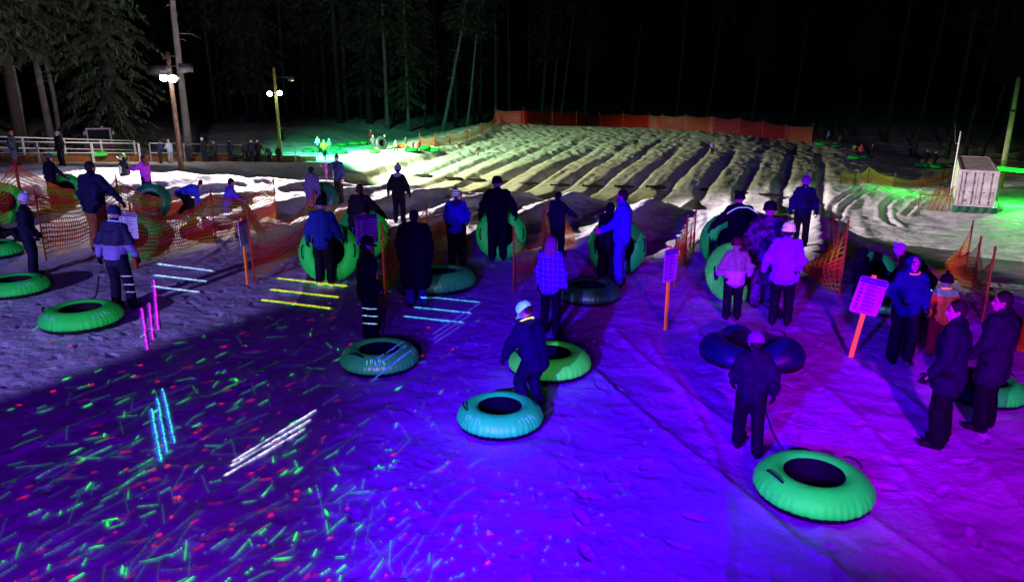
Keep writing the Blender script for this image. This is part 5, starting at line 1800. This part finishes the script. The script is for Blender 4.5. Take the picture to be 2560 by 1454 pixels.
CYN = [(0, 1, (.35, .75, 1), 1.7), (.55, .45, (.05, .15, 1), 1.2), (-.55, .4, (.8, .12, .25), .8)]
YG = [(0, 1, (.55, .95, .02), 1.3), (.5, .6, (.10, .9, .0), 1.0), (-.5, .6, (1, .22, .0), 1.1)]
MG = [(0, 1, (.85, .02, .9), 1.3), (.8, .8, (.12, .02, .8), .7)]
AQ = [(0, 1, (.05, .75, .85), 1.3), (.7, .8, (.03, .08, 1), 1.0)]
WH = [(0, 1, (.9, .75, 1), 1.8), (.6, .6, (.2, .6, .9), 1.0)]
BL = [(0, 1, (.06, .42, 1), 1.4)]
DB = [(0, 1, (.09, .05, 1), .55)]
W3 = ["nearest", "middle", "farthest"]
for i, (a, b) in enumerate((((380, 716), (500, 731)), ((384, 688), (516, 704)), ((394, 660), (534, 678)))):
    beam_line(a, b, .045, CYN, W3[i] + " of three pale blue laser lines right of the man with the lavender band", "pale blue laser lines")
for i, (a, b) in enumerate((((653, 750), (825, 772)), ((676, 724), (846, 744)), ((692, 696), (868, 716)))):
    beam_line(a, b, .05, YG, W3[i] + " of three yellow green laser lines at the boy's feet", "yellow green laser lines")
for i, (a, b) in enumerate((((354, 770), (368, 876)), ((373, 758), (382, 850)), ((385, 700), (395, 826)))):
    beam_line(a, b, .035, MG, ["leftmost", "middle", "rightmost"][i] + " of three magenta laser lines below the walking man", "magenta laser lines")
for i, (a, b) in enumerate((((379, 1022), (403, 1156)), ((393, 996), (418, 1132)), ((406, 972), (437, 1108)))):
    beam_line(a, b, .026, AQ, ["leftmost", "middle", "rightmost"][i] + " of three aqua laser lines in the left foreground", "aqua laser lines")
for i, (a, b) in enumerate((((560, 1190), (762, 1072)), ((575, 1166), (776, 1050)), ((580, 1155), (790, 1025)))):
    beam_line(a, b, .018, WH, W3[i] + " of three white laser lines in the left foreground", "white laser lines")
for i, (a, b) in enumerate((((1010, 791), (1160, 807)), ((1035, 768), (1178, 783)), ((1055, 741), (1200, 756)))):
    beam_line(a, b, .04, BL, W3[i] + " of three blue laser lines right of the bulky black coat", "blue laser lines")
for i, (a, b) in enumerate((((1085, 858), (1165, 806)), ((1083, 848), (1180, 784)), ((1081, 836), (1198, 760)))):
    beam_line(a, b, .035, DB, W3[i] + " of three dim blue diagonal laser lines right of the teal tube", "dim blue laser lines")
for i, (a, b) in enumerate((((932, 948), (1034, 872)), ((932, 922), (1022, 862)), ((934, 904), (1015, 852)))):
    beam_line(a, b, .022, [(0, 1, (.06, .09, 1), .9)], W3[i] + " of three blue laser lines across the dull teal tube", "laser lines on the tube")
for i, (a, b) in enumerate((((906, 804), (950, 808)), ((906, 785), (954, 788)), ((908, 765), (958, 769)))):
    beam_line(a, b, .022, [(0, 1, (.25, .55, 1), 1.2)], ["lowest", "middle", "topmost"][i] + " of three thin laser lines on the dark figure's legs", "laser lines on the dark figure", 14)
for i, (a, b) in enumerate((((320, 728), (356, 728)), ((312, 708), (346, 709)), ((310, 686), (340, 687)))):
    beam_line(a, b, .018, [(0, 1, (.45, .4, .9), .8)], ["lowest", "middle", "topmost"][i] + " of three faint laser lines on the walking man's leg", "laser lines on the walking man", 12)


# scattered glowing mesh flecks, dashes and dotted trails: uncountable
def scatter(name, label, rnd, count, region, col_fn, dot=False):
    groups = {}
    k = 0
    while k < count:
        px, py = rnd.uniform(*region[0]), rnd.uniform(*region[1])
        dens = (1 - sm(640, 1350, px)) * (.6 + .4 * sm(820, 1000, py)) * (.25 + .75 * sm(-50, 420, px + (py - 900) * .8)) if not dot else (1 - sm(1250, 1800, px)) * (.4 + .6 * sm(300, 800, px))
        if rnd.rand() > dens + .02: continue
        k += 1
        col, st, L_, w, ang, dots = col_fn(rnd, px, py)
        c = on_ground(px, py)
        b = groups.setdefault((col, st), MB())
        dx, dy = math.cos(ang) * L_ / 2, math.sin(ang) * L_ / 2
        segs = max(1, int(L_ / .035)) if dots else 1
        for i in range(segs):
            t0, t1 = (i + .12) / segs * 2 - 1, (i + (.68 if dots else .88)) / segs * 2 - 1
            nseg = 1 if dots else max(1, int(L_ / .08))
            pts = []
            for j in range(nseg + 1):
                tt = t0 + (t1 - t0) * j / nseg
                x, y = c.x + dx * tt, c.y + dy * tt
                pts.append(Vector((x, y, float(gz(np.array([x]), np.array([y]), fine=True)[0]) + .016)))
            t = Vector((dx, dy, 0)).normalized(); sd = Vector((-t.y, t.x, 0))
            vs = []
            for j, p in enumerate(pts):
                e = (.55 if (j == 0 or j == nseg) else 1) * w * .5 * rnd.uniform(.8, 1.2)
                vs += [p - sd * e, p + sd * e]
            b.add(vs, [(2 * j, 2 * j + 2, 2 * j + 3, 2 * j + 1) for j in range(nseg)])
    whole = MB(); mats_ = []
    for i, (key, b) in enumerate(groups.items()):
        whole.mi = i
        whole.add(b.v, b.f)
        mats_.append(laser_mat(*key))
    o = whole.build(name, mats_, smooth=False)
    return tag(o, label, "laser light", kind="stuff")


def sm(a, b, x): return float(sstep(a, b, x))


def f_green(r, px, py):
    far = sm(700, 1300, px)
    base = [((.02, .90, .05), 1.6), ((.03, .60, .10), 1.0), ((.04, .40, .18), .62), ((.05, .36, .26), .45)]
    i = int(r.choice(4, p=[.18, .30, .30, .22]))
    if far > .6: base[i] = ((.07, .38, .42), [.6, .38, .26, .22][i])
    ang = r.choice([1.2, 1.02, 2.0, .35, 1.65, .05], p=[.36, .26, .14, .09, .09, .06]) + r.uniform(-.15, .15)
    L_ = [.14, .25, .42, .36][i] * r.uniform(.6, 1.6)
    return base[i][0], base[i][1], L_, [.023, .014, .010, .008][i] * r.uniform(.8, 1.2), ang, i >= 2 or r.rand() < .35


def f_red(r, px, py):
    i = int(r.choice(3))
    return [(.85, .01, .06), (.50, .01, .08), (.30, .01, .07)][i], [1.2, .8, .5][i], [.07, .13, .18][i] * r.uniform(.6, 1.4), [.05, .045, .04][i] * r.uniform(.7, 1.2), .8 + r.uniform(-.5, .5), False


def f_dot(r, px, py):
    i = int(r.choice(4, p=[.4, .25, .2, .15]))
    s_ = r.uniform(.010, .026) * (1.3 if py < 800 else 1)
    return [(.25, .50, .60), (.10, .55, .30), (.70, .02, .12), (.55, .55, .80)][i], [.5, .55, .6, .5][i], s_ * 1.5, s_, r.uniform(0, 3), False


scatter("laser_dashes", "green laser dashes and dotted trails scattered over the left foreground snow", np.random.RandomState(3), 470, ((-20, 1560), (770, 1470)), f_green)
scatter("laser_blots", "red laser blots scattered over the left foreground snow", np.random.RandomState(4), 150, ((-20, 1400), (790, 1460)), f_red)
scatter("laser_dots", "tiny pale laser dots sprinkled over the snow", np.random.RandomState(5), 420, ((300, 1900), (640, 1440)), f_dot, True)
